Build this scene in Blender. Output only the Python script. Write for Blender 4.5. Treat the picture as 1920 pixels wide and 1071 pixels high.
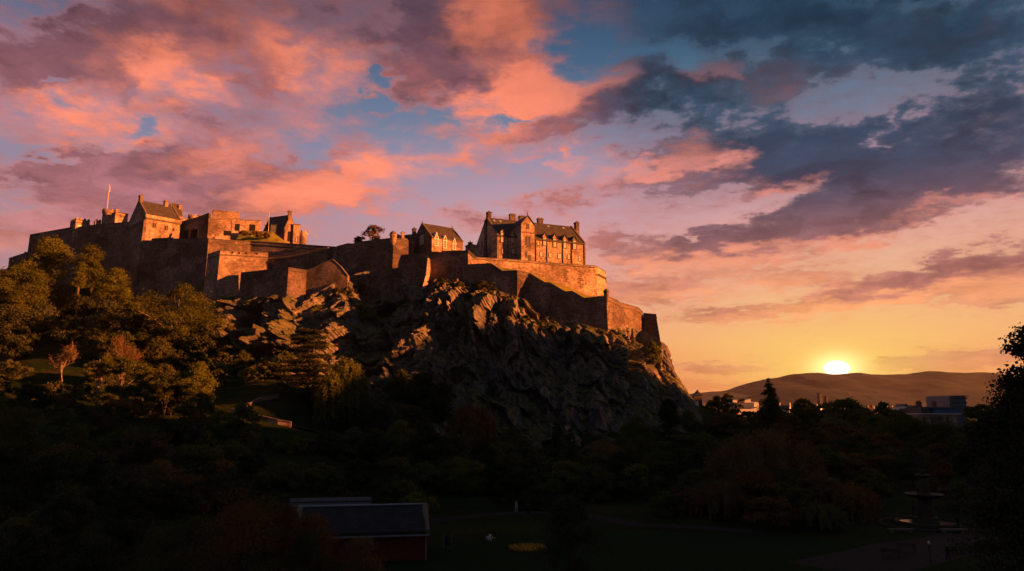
import bpy, bmesh, math, random
import numpy as np
from mathutils import Vector, Matrix, noise as mnoise

for o in list(bpy.data.objects):
    bpy.data.objects.remove(o, do_unlink=True)
scene = bpy.context.scene
COL = scene.collection
R = math.radians

# ------------------------------------------------------------------ camera
FPX = 1400.0                       # focal length in photo pixels (photo is 1920 wide)
CAMZ = 14.0
PITCH = math.atan((772.0 - 535.5) / FPX)
cd = bpy.data.cameras.new('camera')
cam = bpy.data.objects.new('camera', cd)
COL.objects.link(cam)
cd.sensor_width = 36.0
cd.lens = FPX / 1920.0 * 36.0
cd.clip_start = 0.5
cd.clip_end = 40000.0
cam.location = (0, 0, CAMZ)
cam.rotation_euler = (R(90) + PITCH, 0, 0)
scene.camera = cam
SP, CP = math.sin(PITCH), math.cos(PITCH)


def ray(px, py):
    dx = (px - 960.0) / FPX
    dy = (535.5 - py) / FPX
    return dx, CP - dy * SP, SP + dy * CP


def P(px, py, Y):
    """World point that stands at distance Y in front of the camera and is seen at photo pixel (px, py)."""
    x, y, z = ray(px, py)
    return Vector((x / y * Y, Y, CAMZ + z / y * Y))


def pix(p):
    y = p[1] * CP + (p[2] - CAMZ) * SP
    u = -p[1] * SP + (p[2] - CAMZ) * CP
    return 960 + FPX * p[0] / y, 535.5 - FPX * u / y


# ------------------------------------------------------------------ sun, exposure
SUN_AZ, SUN_EL = 103.0, 9.5         # azimuth from +Y towards +X
sd = bpy.data.lights.new('sun', 'SUN')
sun = bpy.data.objects.new('sun', sd)
COL.objects.link(sun)
sd.energy = 5.0
sd.angle = R(0.53)
sd.color = (1.0, 0.285, 0.058)
_s = Vector((math.sin(R(SUN_AZ)) * math.cos(R(SUN_EL)), math.cos(R(SUN_AZ)) * math.cos(R(SUN_EL)), math.sin(R(SUN_EL))))
sun.rotation_euler = (-_s).to_track_quat('-Z', 'Y').to_euler()
vs = scene.view_settings
scene.display_settings.display_device = 'sRGB'
vs.view_transform = 'Standard'
vs.look = 'None'
vs.gamma = 1.0
vs.exposure = 1.6
vs.use_curve_mapping = False
EXPO = 2 ** 1.6


# ------------------------------------------------------------------ node helper
def lin(r, g, b):
    def f(c):
        c /= 255.0
        return c / 12.92 if c <= 0.04045 else ((c + 0.055) / 1.055) ** 2.4
    return (f(r), f(g), f(b), 1.0)


class NG:
    """small helper to write node trees as expressions"""
    def __init__(self, tree):
        self.t = tree
        tree.nodes.clear()

    def n(self, typ, **kw):
        nd = self.t.nodes.new(typ)
        for k, v in kw.items():
            setattr(nd, k, v)
        return nd

    def set(self, sock, v):
        if isinstance(v, bpy.types.NodeSocket):
            self.t.links.new(v, sock)
        elif v is not None:
            sock.default_value = v

    def m(self, op, a, b=None, c=None, clamp=False):
        nd = self.n('ShaderNodeMath', operation=op, use_clamp=clamp)
        for i, v in enumerate((a, b, c)):
            self.set(nd.inputs[i], v)
        return nd.outputs[0]

    def vm(self, op, a, b=None, out=0):
        nd = self.n('ShaderNodeVectorMath', operation=op)
        self.set(nd.inputs[0], a)
        if b is not None:
            self.set(nd.inputs[3 if op == 'SCALE' else 1], b)
        return nd.outputs[out]

    def ss(self, v, lo, hi, a=0.0, b=1.0, mode='SMOOTHSTEP'):
        nd = self.n('ShaderNodeMapRange', interpolation_type=mode)
        for i, x in enumerate((v, lo, hi, a, b)):
            self.set(nd.inputs[i], x)
        return nd.outputs[0]

    def mix(self, f, a, b, blend='MIX'):
        nd = self.n('ShaderNodeMix', data_type='RGBA', blend_type=blend)
        self.set(nd.inputs[0], f)
        self.set(nd.inputs[6], a)
        self.set(nd.inputs[7], b)
        return nd.outputs[2]

    def ramp(self, f, stops, interp='LINEAR'):
        nd = self.n('ShaderNodeValToRGB')
        cr = nd.color_ramp
        cr.interpolation = interp
        while len(cr.elements) < len(stops):
            cr.elements.new(0.5)
        for e, (p, c) in zip(cr.elements, stops):
            e.position = p
            e.color = c if len(c) == 4 else (*c, 1)
        self.set(nd.inputs[0], f)
        return nd.outputs[0]

    def noise(self, vec, scale, detail=4.0, rough=0.55, dist=0.0, out=0, lac=2.0):
        nd = self.n('ShaderNodeTexNoise')
        self.set(nd.inputs['Vector'], vec)
        nd.inputs['Scale'].default_value = scale
        nd.inputs['Detail'].default_value = detail
        nd.inputs['Roughness'].default_value = rough
        nd.inputs['Lacunarity'].default_value = lac
        nd.inputs['Distortion'].default_value = dist
        return nd.outputs[out]

    def comb(self, x, y, z):
        nd = self.n('ShaderNodeCombineXYZ')
        for i, v in enumerate((x, y, z)):
            self.set(nd.inputs[i], v)
        return nd.outputs[0]


# ------------------------------------------------------------------ world: dusk sky
def azel(px, py):
    x, y, z = ray(px, py)
    return math.degrees(math.atan2(x, y)), math.degrees(math.atan2(z, math.hypot(x, y)))


# cloud banks as they stand in this sky: direction (given by the photo pixel), half axes and tilt
# (cx, cy, rx, ry, tilt_deg, weight)
DENS = [
    (300, 390, 420, 60, 8, .75), (120, 330, 220, 50, 0, .3), (520, 400, 160, 40, 0, .2), (1250, 390, 110, 22, 10, .35), (1330, 420, 90, 16, 12, .3), (1120, 450, 60, 20, 0, .3), (1290, 560, 80, 14, 0, .3), (1600, 330, 200, 60, 10, .3), (1150, 200, 160, 120, 0, .45), (1400, 200, 200, 60, 0, .2), (1400, 290, 300, 60, 6, .45), (1300, 470, 330, 40, 8, .55), (1620, 420, 330, 50, 15, .4), (1230, 550, 160, 30, 0, .5), (1600, 40, 420, 90, 0, .15),
    (1750, 540, 330, 36, 10, .45), (1480, 510, 160, 30, 0, .4), (1820, 330, 160, 130, 0, .15), (1130, 420, 100, 16, 10, .3), (1000, 400, 200, 30, 5, .3), (1150, 470, 80, 20, 0, .3), (830, 300, 100, 20, 0, .3), (900, 240, 160, 30, 0, .25), (560, 400, 160, 40, 10, .4), (150, 60, 300, 100, 0, .25),
    # where cloud is (+) and where the sky is clear (-)
    (250, 120, 560, 260, 0, .55), (640, 40, 420, 130, 0, .25), (330, 330, 420, 90, 6, .35), (640, 345, 260, 62, 14, .40),
    (980, 170, 150, 80, 0, .75), (880, 60, 170, 100, 0, .75), (820, 150, 110, 70, 0, .5), (760, 200, 90, 40, 0, .25), (930, 262, 150, 40, 0, .22), (1180, 40, 190, 60, -4, .42),
    (60, 130, 130, 110, 0, .25), (120, 310, 260, 45, -6, .25),
    (1250, 190, 230, 105, 8, .62), (1130, 130, 70, 40, 0, .35), (1300, 125, 70, 30, 0, .35), (1450, 290, 280, 72, 8, .80), (1260, 330, 170, 50, 10, .45),
    (1720, 300, 330, 110, 18, .85), (1880, 195, 200, 110, 20, .7), (1560, 45, 360, 85, 0, .75), (1850, 50, 260, 90, 0, .65), (1450, 130, 160, 50, 0, .5), (1700, 120, 200, 50, 10, .3), (1500, 330, 190, 40, 4, .2),
    (1620, 400, 330, 75, 17, .75), (1380, 455, 250, 40, 12, .75), (1250, 478, 150, 26, 6, .35),
    (1790, 515, 250, 42, 12, 1.5), (1560, 566, 120, 26, 8, 1.4), (1860, 560, 120, 20, 4, .9), (1230, 550, 90, 26, 0, .7), (1150, 440, 60, 16, 0, .5), (1300, 440, 70, 14, 12, .5), (1430, 520, 130, 30, 0, .32), (1500, 528, 90, 22, 0, .4),
    (1372, 592, 112, 17, 4, 1.9), (1345, 690, 95, 10, 0, 1.7), (1800, 672, 160, 18, 6, 1.8), (1680, 678, 60, 6, 0, 1.1), (1760, 690, 160, 14, 2, 1.1),
    (1200, 545, 100, 34, 0, .62), (1280, 522, 80, 22, 0, .4), (1040, 385, 110, 22, 8, .40), (870, 412, 120, 20, 0, .35), (1160, 445, 60, 22, 0, .35),
    (1400, 375, 130, 20, 14, .3), (1060, 292, 26, 13, 0, .55), (1070, 320, 30, 16, 0, .55), (995, 307, 20, 9, 0, .4), (1350, 722, 130, 10, 0, 1.3),
    # clear gaps
    (722, 142, 40, 20, 0, -.95), (704, 188, 44, 13, 0, -.9), (640, 205, 40, 20, 0, -.2), (790, 222, 110, 16, 0, -.5), (780, 258, 120, 22, 0, -.4), (940, 224, 60, 9, 0, -.8),
    (880, 345, 130, 40, -10, -.3), (580, 272, 60, 22, 0, -.55), (268, 246, 34, 14, 0, -.75), (90, 171, 26, 10, 0, -.6), (105, 220, 30, 10, 0, -.35),
    (1085, 105, 70, 45, -30, -.85), (1160, 72, 130, 28, -8, -.75), (1330, 92, 110, 26, 0, -.85), (1250, 80, 70, 25, 0, -.4), (15, 30, 60, 70, 0, -.4), (90, 5, 60, 14, 0, -.4), (20, 285, 90, 26, 0, -.75), (40, 372, 110, 28, -8, -.5),
    (1170, 275, 120, 40, 20, -.50), (1570, 168, 90, 22, 14, -.30), (1760, 132, 170, 18, 14, -.22), (1640, 225, 40, 50, -20, -.45), (1640, 262, 22, 14, 0, -.6), (1700, 285, 40, 12, 10, -.35),
    (1480, 352, 150, 16, 20, -.70), (1400, 395, 160, 16, 18, -.60), (1200, 410, 180, 40, 8, -.35), (1130, 500, 100, 22, 0, -.45), (1330, 640, 420, 30, 0, -.55), (1650, 462, 110, 16, 6, -.75), (1800, 430, 120, 12, 6, -.5),
    (1480, 500, 120, 12, 6, -.4), (1740, 610, 240, 30, 0, -.6), (1430, 560, 180, 14, 4, -.45), (560, 420, 260, 30, 0, -.2),
]
LIT = [
    (200, 390, 380, 50, 0, -.2), (430, 110, 300, 60, 0, .15), (60, 260, 120, 60, 0, .2),
    # where the low sun reddens the cloud (+) and where its underside is in shade (-)
    (310, 160, 80, 66, -20, 1.2), (400, 168, 70, 34, -20, .9), (215, 247, 120, 40, -8, 1.1), (120, 228, 120, 22, -10, .4), (560, 95, 120, 70, -20, .65), (640, 120, 90, 100, 0, .55), (600, 20, 60, 40, 0, .2),
    (910, 50, 80, 80, 30, .8), (985, 178, 130, 52, 6, 1.1), (900, 190, 90, 40, 10, .6), (1055, 150, 55, 50, 0, .6), (1000, 75, 50, 30, 0, .5), (700, 330, 190, 56, 14, .95), (800, 330, 80, 40, -20, .6), (560, 370, 160, 40, 10, .6), (640, 240, 120, 30, 0, .5), (880, 270, 130, 34, 0, .45),
    (1180, 322, 90, 24, 8, 1.2), (1140, 132, 50, 30, 0, 1.0), (1310, 118, 60, 22, -12, 1.1), (1170, 30, 150, 60, 0, .55), (1065, 292, 40, 24, 0, 1), (1070, 320, 50, 24, 0, 1), (1290, 270, 80, 40, 0, .8), (1350, 310, 90, 16, 8, .75),
    (1680, 30, 90, 60, -20, .1), (1440, 90, 60, 30, 0, .3), (1650, 262, 40, 30, 0, .8), (1480, 345, 90, 20, 14, .8), (430, 300, 160, 40, 6, .35), (130, 190, 100, 40, 0, .3), (1730, 395, 60, 16, 0, .5), (1840, 390, 100, 24, 0, .6), (1560, 395, 140, 26, 10, .3),
    (1630, 448, 120, 22, 8, .9), (1250, 490, 160, 22, 4, .7), (1380, 500, 220, 30, 4, .7), (1440, 540, 240, 22, 6, .7), (1540, 578, 160, 20, 4, .8), (1860, 550, 160, 18, 8, .6), (1200, 555, 120, 18, 0, .35), (1370, 600, 130, 10, 0, .45), (1700, 560, 200, 14, 12, .5),
    (60, 130, 110, 90, 0, -.5), (20, 60, 120, 110, 0, -.5), (395, 205, 90, 42, -18, -.75), (245, 175, 28, 40, 0, -.5), (260, 40, 260, 36, -6, -.35), (575, 35, 50, 44, -30, -.8), (730, 45, 110, 80, 0, -.65), (660, 10, 120, 40, 0, -.4), (220, 300, 240, 30, 6, -.6), (110, 320, 160, 40, 0, -.5), (480, 130, 60, 50, -30, -.35), (330, 345, 260, 26, 0, -.25),
    (860, 130, 110, 50, 20, -.5), (1250, 210, 170, 80, 0, -.5), (1450, 250, 260, 60, 0, -.7), (1780, 250, 360, 160, 14, -.8), (1560, 50, 320, 80, 0, -.4), (1600, 380, 300, 40, 17, -.5), (1380, 440, 220, 30, 14, -.5), (1780, 500, 240, 30, 12, -.6), (620, 290, 120, 16, 4, -.4), (880, 410, 120, 18, 0, -.3), (1000, 250, 60, 40, 0, -.3),
]

world = bpy.data.worlds.new('World')
scene.world = world
world.use_nodes = True
g = NG(world.node_tree)
gen = g.n('ShaderNodeTexCoord').outputs['Generated']
sep = g.n('ShaderNodeSeparateXYZ')
g.set(sep.inputs[0], gen)
sx, sy, sz = sep.outputs
az = g.m('MULTIPLY', g.m('ARCTAN2', sx, sy), 180 / math.pi)
el = g.m('MULTIPLY', g.m('ARCSINE', sz), 180 / math.pi)
# cloud deck coordinates: the view ray met with a flat deck, so that clouds crowd towards the horizon
den = g.m('ADD', g.m('MAXIMUM', sz, 0.0), 0.16)
deck = g.comb(g.m('DIVIDE', sx, den), g.m('DIVIDE', sy, den), 0.0)
warp = g.vm('SUBTRACT', g.noise(deck, 3.2, 6, .58, out=1), (.5, .5, .5))
warp2 = g.vm('SUBTRACT', g.noise(deck, 11.0, 4, .6, out=1), (.5, .5, .5))
ae = g.comb(az, el, 0.0)
elk = g.ss(el, 1.0, 16.0, 0.22, 1.0, 'LINEAR')
wv = g.vm('MULTIPLY', g.vm('SCALE', g.vm('ADD', warp, g.vm('SCALE', warp2, 0.75)), elk), (8.5, 5.0, 0.0))
aw = g.vm('ADD', ae, wv)
aws = g.vm('ADD', ae, g.vm('SCALE', wv, 0.45))


def blob(vec, cx, cy, rx, ry, tilt, soft=1.5):
    a0, e0 = azel(cx, cy)
    a1, e1 = azel(cx + 20, cy)
    a2, e2 = azel(cx, cy - 20)
    ka, ke = math.hypot(a1 - a0, e1 - e0) / 20, math.hypot(a2 - a0, e2 - e0) / 20
    roll = math.degrees(math.atan2(e1 - e0, a1 - a0))
    mp = g.n('ShaderNodeMapping', vector_type='TEXTURE')
    g.set(mp.inputs[0], vec)
    mp.inputs[1].default_value = (a0, e0, 0)
    mp.inputs[2].default_value = (0, 0, R(tilt + roll))
    mp.inputs[3].default_value = (rx * ka * soft, ry * ke * soft, 1)
    gr = g.n('ShaderNodeTexGradient', gradient_type='SPHERICAL')
    g.set(gr.inputs[0], mp.outputs[0])
    return gr.outputs['Fac']


def field(vec, lst, start):
    acc = start
    for cx, cy, rx, ry, tl, w in lst:
        f = blob(vec, cx, cy, rx, ry, tl)
        f = g.ss(f, 0.0, 1.0)
        acc = g.m('MULTIPLY_ADD', f, w, acc)
    return acc


n1 = g.noise(deck, 2.1, 9, .60, 0.25)
n2 = g.noise(g.vm('ADD', deck, (7.3, 2.1, 3.3)), 6.5, 7, .60, 0.3)
n3 = g.noise(g.vm('ADD', deck, (1.7, 9.1, 5.0)), 20.0, 5, .62, 0.2)
fine = g.m('ADD', g.m('MULTIPLY', g.m('SUBTRACT', n2, .5), 1.25), g.m('MULTIPLY', g.m('SUBTRACT', n3, .5), .85))
fk = g.ss(az, 2, 16, .95, 1.75)
base_d = g.m('MULTIPLY_ADD', g.m('SUBTRACT', n1, .5), .55, g.m('MULTIPLY_ADD', fine, fk, 0.10))
# more cloud overhead and behind
base_d = g.m('ADD', base_d, g.ss(el, 42, 60, 0, .35))
D = field(aw, DENS, base_d)
cover = g.ss(D, g.ss(az, 0, 16, -.16, -.50), g.ss(az, 0, 16, .92, 1.45))
thick = g.ss(D, 0.35, 1.05)
L = field(aw, LIT, g.m('MULTIPLY_ADD', g.m('SUBTRACT', n2, .5), 1.0, g.m('MULTIPLY', g.m('SUBTRACT', n3, .5), .35)))
lit = g.ss(L, -0.42, 0.98)

# direction to the setting sun as seen in the photo
sa, se = azel(1569, 691)
mp = g.n('ShaderNodeMapping', vector_type='TEXTURE')
g.set(mp.inputs[0], ae)
mp.inputs[1].default_value = (sa, se, 0)
mp.inputs[3].default_value = (1, 1, 1)
sdist = g.vm('LENGTH', mp.outputs[0], out=1)
mp2 = g.n('ShaderNodeMapping', vector_type='TEXTURE')
g.set(mp2.inputs[0], ae)
mp2.inputs[1].default_value = (sa, se, 0)
mp2.inputs[3].default_value = (2.6, 1, 1)
sdist2 = g.vm('LENGTH', mp2.outputs[0], out=1)

mp3 = g.n('ShaderNodeMapping', vector_type='TEXTURE')
g.set(mp3.inputs[0], ae)
mp3.inputs[1].default_value = (sa, se, 0)
mp3.inputs[3].default_value = (1.55, 1, 1)
sdist3 = g.vm('LENGTH', mp3.outputs[0], out=1)

# clear sky: by elevation on the left, in the middle and on the right
E = g.m('DIVIDE', el, 40.0, clamp=True)
def S(e): return max(0, min(1, e / 40.0))
clearL = g.ramp(E, [(S(0), lin(196, 130, 130)), (S(8), lin(186, 134, 142)), (S(14), lin(166, 140, 160)), (S(18), lin(140, 140, 168)), (S(24), lin(100, 118, 152)), (S(29), lin(50, 84, 116)), (1, lin(30, 62, 92))])
clearM = g.ramp(E, [(S(0), lin(226, 122, 84)), (S(2.2), lin(238, 140, 90)), (S(4.5), lin(252, 172, 108)), (S(7), lin(246, 178, 134)), (S(9.5), lin(232, 172, 156)), (S(12.8), lin(218, 166, 170)), (S(16), lin(196, 160, 176)), (S(19), lin(158, 150, 176)), (S(22), lin(108, 132, 162)), (S(26), lin(64, 102, 136)), (S(30), lin(44, 80, 112)), (1, lin(30, 66, 96))])
clearR = g.ramp(E, [(S(0), lin(226, 116, 84)), (S(2.5), lin(244, 142, 98)), (S(5), lin(254, 182, 122)), (S(8), lin(252, 190, 140)), (S(11), lin(242, 182, 152)), (S(14), lin(226, 168, 164)), (S(17), lin(170, 146, 164)), (S(21), lin(112, 128, 154)), (S(25), lin(72, 112, 138)), (S(28), lin(34, 78, 104)), (S(31), lin(18, 58, 82)), (1, lin(12, 44, 66))])
clear = g.mix(g.ss(az, -26, 2), clearL, clearM)
clear = g.mix(g.ss(az, 4, 22), clear, clearR)
nis = g.n('ShaderNodeTexSky', sky_type='NISHITA')
nis.sun_disc = False
nis.sun_elevation = R(SUN_EL)
nis.sun_rotation = R(SUN_AZ)
nisc = g.mix(1.0, nis.outputs[0], (0.05, 0.05, 0.05, 1), 'MULTIPLY')
clear = g.mix(0.12, clear, nisc)
gl = g.m('POWER', g.m('SUBTRACT', 1.0, g.m('DIVIDE', sdist2, 9.0, clamp=True)), 2.0)
clear = g.mix(g.m('MULTIPLY', gl, .62), clear, lin(255, 204, 108))
# cloud colours
shL = lin(128, 84, 92); shR = lin(36, 60, 84)
rgt = g.ss(g.m('ADD', az, g.m('MULTIPLY', el, .12)), 4.0, 15.0)
shade_top = g.mix(rgt, g.ramp(E, [(S(10), lin(168, 108, 116)), (S(18), lin(150, 96, 104)), (S(25), lin(120, 78, 88)), (S(31), lin(76, 62, 78)), (1, lin(56, 52, 66))]), g.ramp(E, [(S(10), lin(104, 82, 96)), (S(15), lin(58, 68, 92)), (S(20), lin(32, 60, 84)), (S(26), lin(14, 50, 72)), (S(31), lin(4, 38, 58)), (1, lin(2, 30, 48))]))
shade_low = g.mix(g.ss(az, -20, 4), lin(176, 118, 124), lin(188, 116, 106))
shade = g.mix(g.ss(el, 5.0, 17.5), shade_low, shade_top)
var = g.m('MULTIPLY_ADD', g.m('SUBTRACT', g.noise(g.vm('ADD', deck, g.vm('SCALE', warp, .5)), 4.2, 8, .62, .4), .5), 2.2, 1.0)
var = g.m('MAXIMUM', var, .35)
shade = g.mix(1.0, shade, g.comb(var, var, var), 'MULTIPLY')
shade = g.mix(g.ss(el, 1.0, 5.0, 1, 0), shade, lin(206, 116, 82))
lit_top = g.mix(rgt, g.mix(g.ss(el, 21, 30), lin(255, 142, 110), lin(214, 118, 92)), g.mix(g.ss(el, 17, 28), lin(226, 140, 126), lin(40, 68, 92)))
litc = g.mix(g.ss(el, 5.0, 16.0), lin(255, 168, 112), lit_top)
litc = g.mix(g.ss(el, 1.0, 4.0, 1, 0), litc, lin(255, 170, 84))
v2 = g.m('MULTIPLY_ADD', var, .38, .62)
litc = g.mix(1.0, litc, g.comb(v2, v2, v2), 'MULTIPLY')
cloud = g.mix(lit, shade, litc)
edge = g.mix(0.45, litc, clear)
cloud = g.mix(g.m('MULTIPLY', g.ss(thick, 0.0, 0.75, 1, 0), .55), cloud, edge)
sky = g.mix(g.m('MULTIPLY', cover, .96), clear, cloud)
# sun: glow and disc
glow = g.m('POWER', g.m('SUBTRACT', 1.0, g.m('DIVIDE', sdist2, 7.0, clamp=True)), 3.0)
sky = g.mix(g.m('MULTIPLY', glow, .85), sky, lin(255, 226, 110))
glow2 = g.ss(sdist3, 0.05, 3.0, 1, 0)
sky = g.mix(g.m('POWER', glow2, 3.6), sky, (1.75, 1.30, .50, 1))
disc = g.ss(sdist3, 0.10, 0.62, 1, 0)
sky = g.mix(disc, sky, (14, 11.5, 7.5, 1))
# unseen orange sky glow added right of view as warm fill on crag and trees
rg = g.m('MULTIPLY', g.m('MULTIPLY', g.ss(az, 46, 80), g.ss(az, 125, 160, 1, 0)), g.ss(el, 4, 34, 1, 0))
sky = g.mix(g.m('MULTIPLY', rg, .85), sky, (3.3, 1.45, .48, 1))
# the half of the sky behind the viewer is blue dusk
beh = g.ss(sy, -0.25, 0.35, 1, 0)
sky = g.mix(beh, sky, g.mix(cover, (.080, .100, .138, 1), (.108, .104, .122, 1)))
sky = g.mix(g.ss(el, 36, 55), sky, (.036, .050, .072, 1))
sky = g.mix(g.ss(el, -6, -0.5, 1, 0), sky, (.05, .035, .03, 1))
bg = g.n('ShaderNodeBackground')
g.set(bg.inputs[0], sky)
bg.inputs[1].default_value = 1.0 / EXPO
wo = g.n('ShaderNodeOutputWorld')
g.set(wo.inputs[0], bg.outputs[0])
world.cycles.sampling_method = 'MANUAL'
world.cycles.sample_map_resolution = 512

# ------------------------------------------------------------------ materials
def new_mat(name):
    m = bpy.data.materials.new(name)
    m.use_nodes = True
    g = NG(m.node_tree)
    b = g.n('ShaderNodeBsdfPrincipled')
    o = g.n('ShaderNodeOutputMaterial')
    g.set(o.inputs[0], b.outputs[0])
    b.inputs['Roughness'].default_value = .9
    b.inputs['Specular IOR Level'].default_value = .25
    return m, g, b, o


def gray(v, f):
    return (v[0] * f, v[1] * f, v[2] * f, 1)


def stone(name, col, bw=.9, bh=.38, mortar=.72, var=.42, stain=.55):
    m, g, b, o = new_mat(name)
    pos = g.n('ShaderNodeNewGeometry').outputs['Position']
    sp = g.n('ShaderNodeSeparateXYZ'); g.set(sp.inputs[0], pos)
    h = g.m('MULTIPLY_ADD', sp.outputs[1], .3, sp.outputs[0])
    vec = g.comb(h, sp.outputs[2], 0)
    vec = g.vm('ADD', vec, g.vm('SCALE', g.noise(pos, .7, 3, out=1), .25))
    br = g.n('ShaderNodeTexBrick')
    g.set(br.inputs['Vector'], vec)
    br.inputs['Color1'].default_value = gray(col, 1 - var * .6)
    br.inputs['Color2'].default_value = gray(col, 1 + var * .6)
    br.inputs['Mortar'].default_value = gray(col, mortar)
    br.inputs['Scale'].default_value = 1
    br.inputs['Mortar Size'].default_value = .03
    br.inputs['Brick Width'].default_value = bw
    br.inputs['Row Height'].default_value = bh
    br.inputs['Bias'].default_value = 0
    c = br.outputs['Color']
    n = g.noise(pos, 1.0, 9, .78)
    c = g.mix(1, c, g.ramp(n, [(.32, (.22, .20, .20)), (.47, (.85, .84, .83)), (.56, (1.05, 1.03, 1.0)), (.70, (1.85, 1.75, 1.55))]), 'MULTIPLY')
    n2 = g.noise(pos, .11, 5, .6)
    c = g.mix(1, c, g.ramp(n2, [(.34, (.48, .45, .44)), (.60, (1.18, 1.14, 1.10))]), 'MULTIPLY')
    # patched repairs: areas of another stone
    vo = g.n('ShaderNodeTexVoronoi'); g.set(vo.inputs['Vector'], g.vm('ADD', vec, g.vm('SCALE', g.noise(pos, .5, 4, out=1), 2.2))); vo.inputs['Scale'].default_value = .20
    sc_ = g.n('ShaderNodeSeparateColor'); g.set(sc_.inputs[0], vo.outputs['Color'])
    pv = g.ss(sc_.outputs[0], 0, 1, .66, 1.28, 'LINEAR')
    c = g.mix(1, c, g.comb(pv, pv, pv), 'MULTIPLY')
    # rain streaks running down the stone
    st = g.noise(g.vm('MULTIPLY', pos, (1.0, 1.0, .06)), .9, 5, .7)
    c = g.mix(g.m('MULTIPLY', g.ss(st, .52, .72), stain), c, gray(col, .34))
    g.set(b.inputs['Base Color'], c)
    bp = g.n('ShaderNodeBump')
    bp.inputs['Strength'].default_value = .7
    bp.inputs['Distance'].default_value = .25
    g.set(bp.inputs['Height'], g.m('ADD', n, g.m('MULTIPLY', br.outputs['Fac'], -.3)))
    g.set(b.inputs['Normal'], bp.outputs[0])
    return m


def plain(name, col, rough=.8, var=.25, scale=2.0, spec=.25, metal=0):
    m, g, b, o = new_mat(name)
    pos = g.n('ShaderNodeTexCoord').outputs['Object']
    n = g.noise(pos, scale, 6, .65)
    c = g.mix(1, (*col, 1), g.ramp(n, [(.3, (1 - var,) * 3), (.7, (1 + var,) * 3)]), 'MULTIPLY')
    g.set(b.inputs['Base Color'], c)
    b.inputs['Roughness'].default_value = rough
    b.inputs['Specular IOR Level'].default_value = spec
    b.inputs['Metallic'].default_value = metal
    return m


def slate(name, col, rough=.7):
    m, g, b, o = new_mat(name)
    pos = g.n('ShaderNodeNewGeometry').outputs['Position']
    sp = g.n('ShaderNodeSeparateXYZ'); g.set(sp.inputs[0], pos)
    vec = g.comb(g.m('MULTIPLY_ADD', sp.outputs[1], .3, sp.outputs[0]), sp.outputs[2], 0)
    br = g.n('ShaderNodeTexBrick')
    g.set(br.inputs['Vector'], vec)
    br.inputs['Color1'].default_value = gray(col, .75)
    br.inputs['Color2'].default_value = gray(col, 1.2)
    br.inputs['Mortar'].default_value = gray(col, .45)
    br.inputs['Scale'].default_value = 1
    br.inputs['Mortar Size'].default_value = .02
    br.inputs['Brick Width'].default_value = .5
    br.inputs['Row Height'].default_value = .28
    n = g.noise(pos, .5, 6, .65)
    c = g.mix(1, br.outputs[0], g.ramp(n, [(.3, (.65,) * 3), (.7, (1.25,) * 3)]), 'MULTIPLY')
    g.set(b.inputs['Base Color'], c)
    b.inputs['Roughness'].default_value = rough
    return m


M = {}
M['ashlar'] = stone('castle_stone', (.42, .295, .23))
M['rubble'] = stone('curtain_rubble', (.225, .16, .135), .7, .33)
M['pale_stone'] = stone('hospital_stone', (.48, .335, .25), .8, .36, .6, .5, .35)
M['dark_stone'] = stone('dark_brown_stone', (.15, .115, .10), .9, .4)  # darker stone for some walls, a flue and chimneys
M['trim'] = plain('dressed_trim', (.17, .12, .095), .9, .3, 3)
M['cope'] = plain('coping_stone', (.14, .11, .095), .9, .35, 2)
M['slate'] = slate('roof_slate', (.085, .068, .06))
M['slate_blue'] = slate('roof_slate_blue', (.06, .062, .07))
M['lead'] = plain('lead_pipe', (.05, .042, .04), .6)
M['opening_shade'] = plain('opening_shade_paint', (.010, .009, .009), .9)  # near-black slabs paint the shade inside openings
M['pane'] = plain('pane_painted_sheen', (.72, .62, .55), .25, .12, 3, .5)  # pale colour paints the sky's reflection in the panes
M['pane_dark'] = plain('window_glass', (.10, .10, .11), .12, .1, 3, .6)
M['pane_pale'] = plain('window_glass_pale', (.45, .50, .56), .2, .1, 3, .6)
M['white'] = plain('white_paint', (.78, .74, .70), .6, .06)
M['wood_dark'] = plain('dark_timber', (.05, .035, .025), .8, .3)
M['metal_dark'] = plain('dark_iron', (.03, .03, .032), .5, .2, 4, .5, .4)
M['pole'] = plain('flagpole_paint', (.62, .56, .52), .5, .1)
M['bark'] = plain('bark', (.14, .095, .065), .95, .4, 1.5)
M['bark_pale'] = plain('pale_bark', (.27, .19, .13), .9, .4, 1.5)
M['bark_dark'] = plain('dark_bark', (.045, .033, .026), .95, .4, 1.5)


def leaf_mat(name, c1, c2, trans=.30):
    m = bpy.data.materials.new(name)
    m.use_nodes = True
    g = NG(m.node_tree)
    o = g.n('ShaderNodeOutputMaterial')
    pos = g.n('ShaderNodeTexCoord').outputs['Object']
    rnd = g.n('ShaderNodeObjectInfo').outputs['Random']
    n = g.noise(pos, 5.0, 4, .65)
    c = g.mix(g.ss(n, .32, .68), (*c1, 1), (*c2, 1))
    v = g.m('MULTIPLY_ADD', rnd, .5, .75)
    c = g.mix(1, c, g.comb(v, v, v), 'MULTIPLY')
    d = g.n('ShaderNodeBsdfDiffuse'); g.set(d.inputs[0], c)
    t = g.n('ShaderNodeBsdfTranslucent'); g.set(t.inputs[0], c)
    mx = g.n('ShaderNodeMixShader')
    mx.inputs[0].default_value = trans
    g.set(mx.inputs[1], d.outputs[0]); g.set(mx.inputs[2], t.outputs[0])
    g.set(o.inputs[0], mx.outputs[0])
    return m


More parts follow.
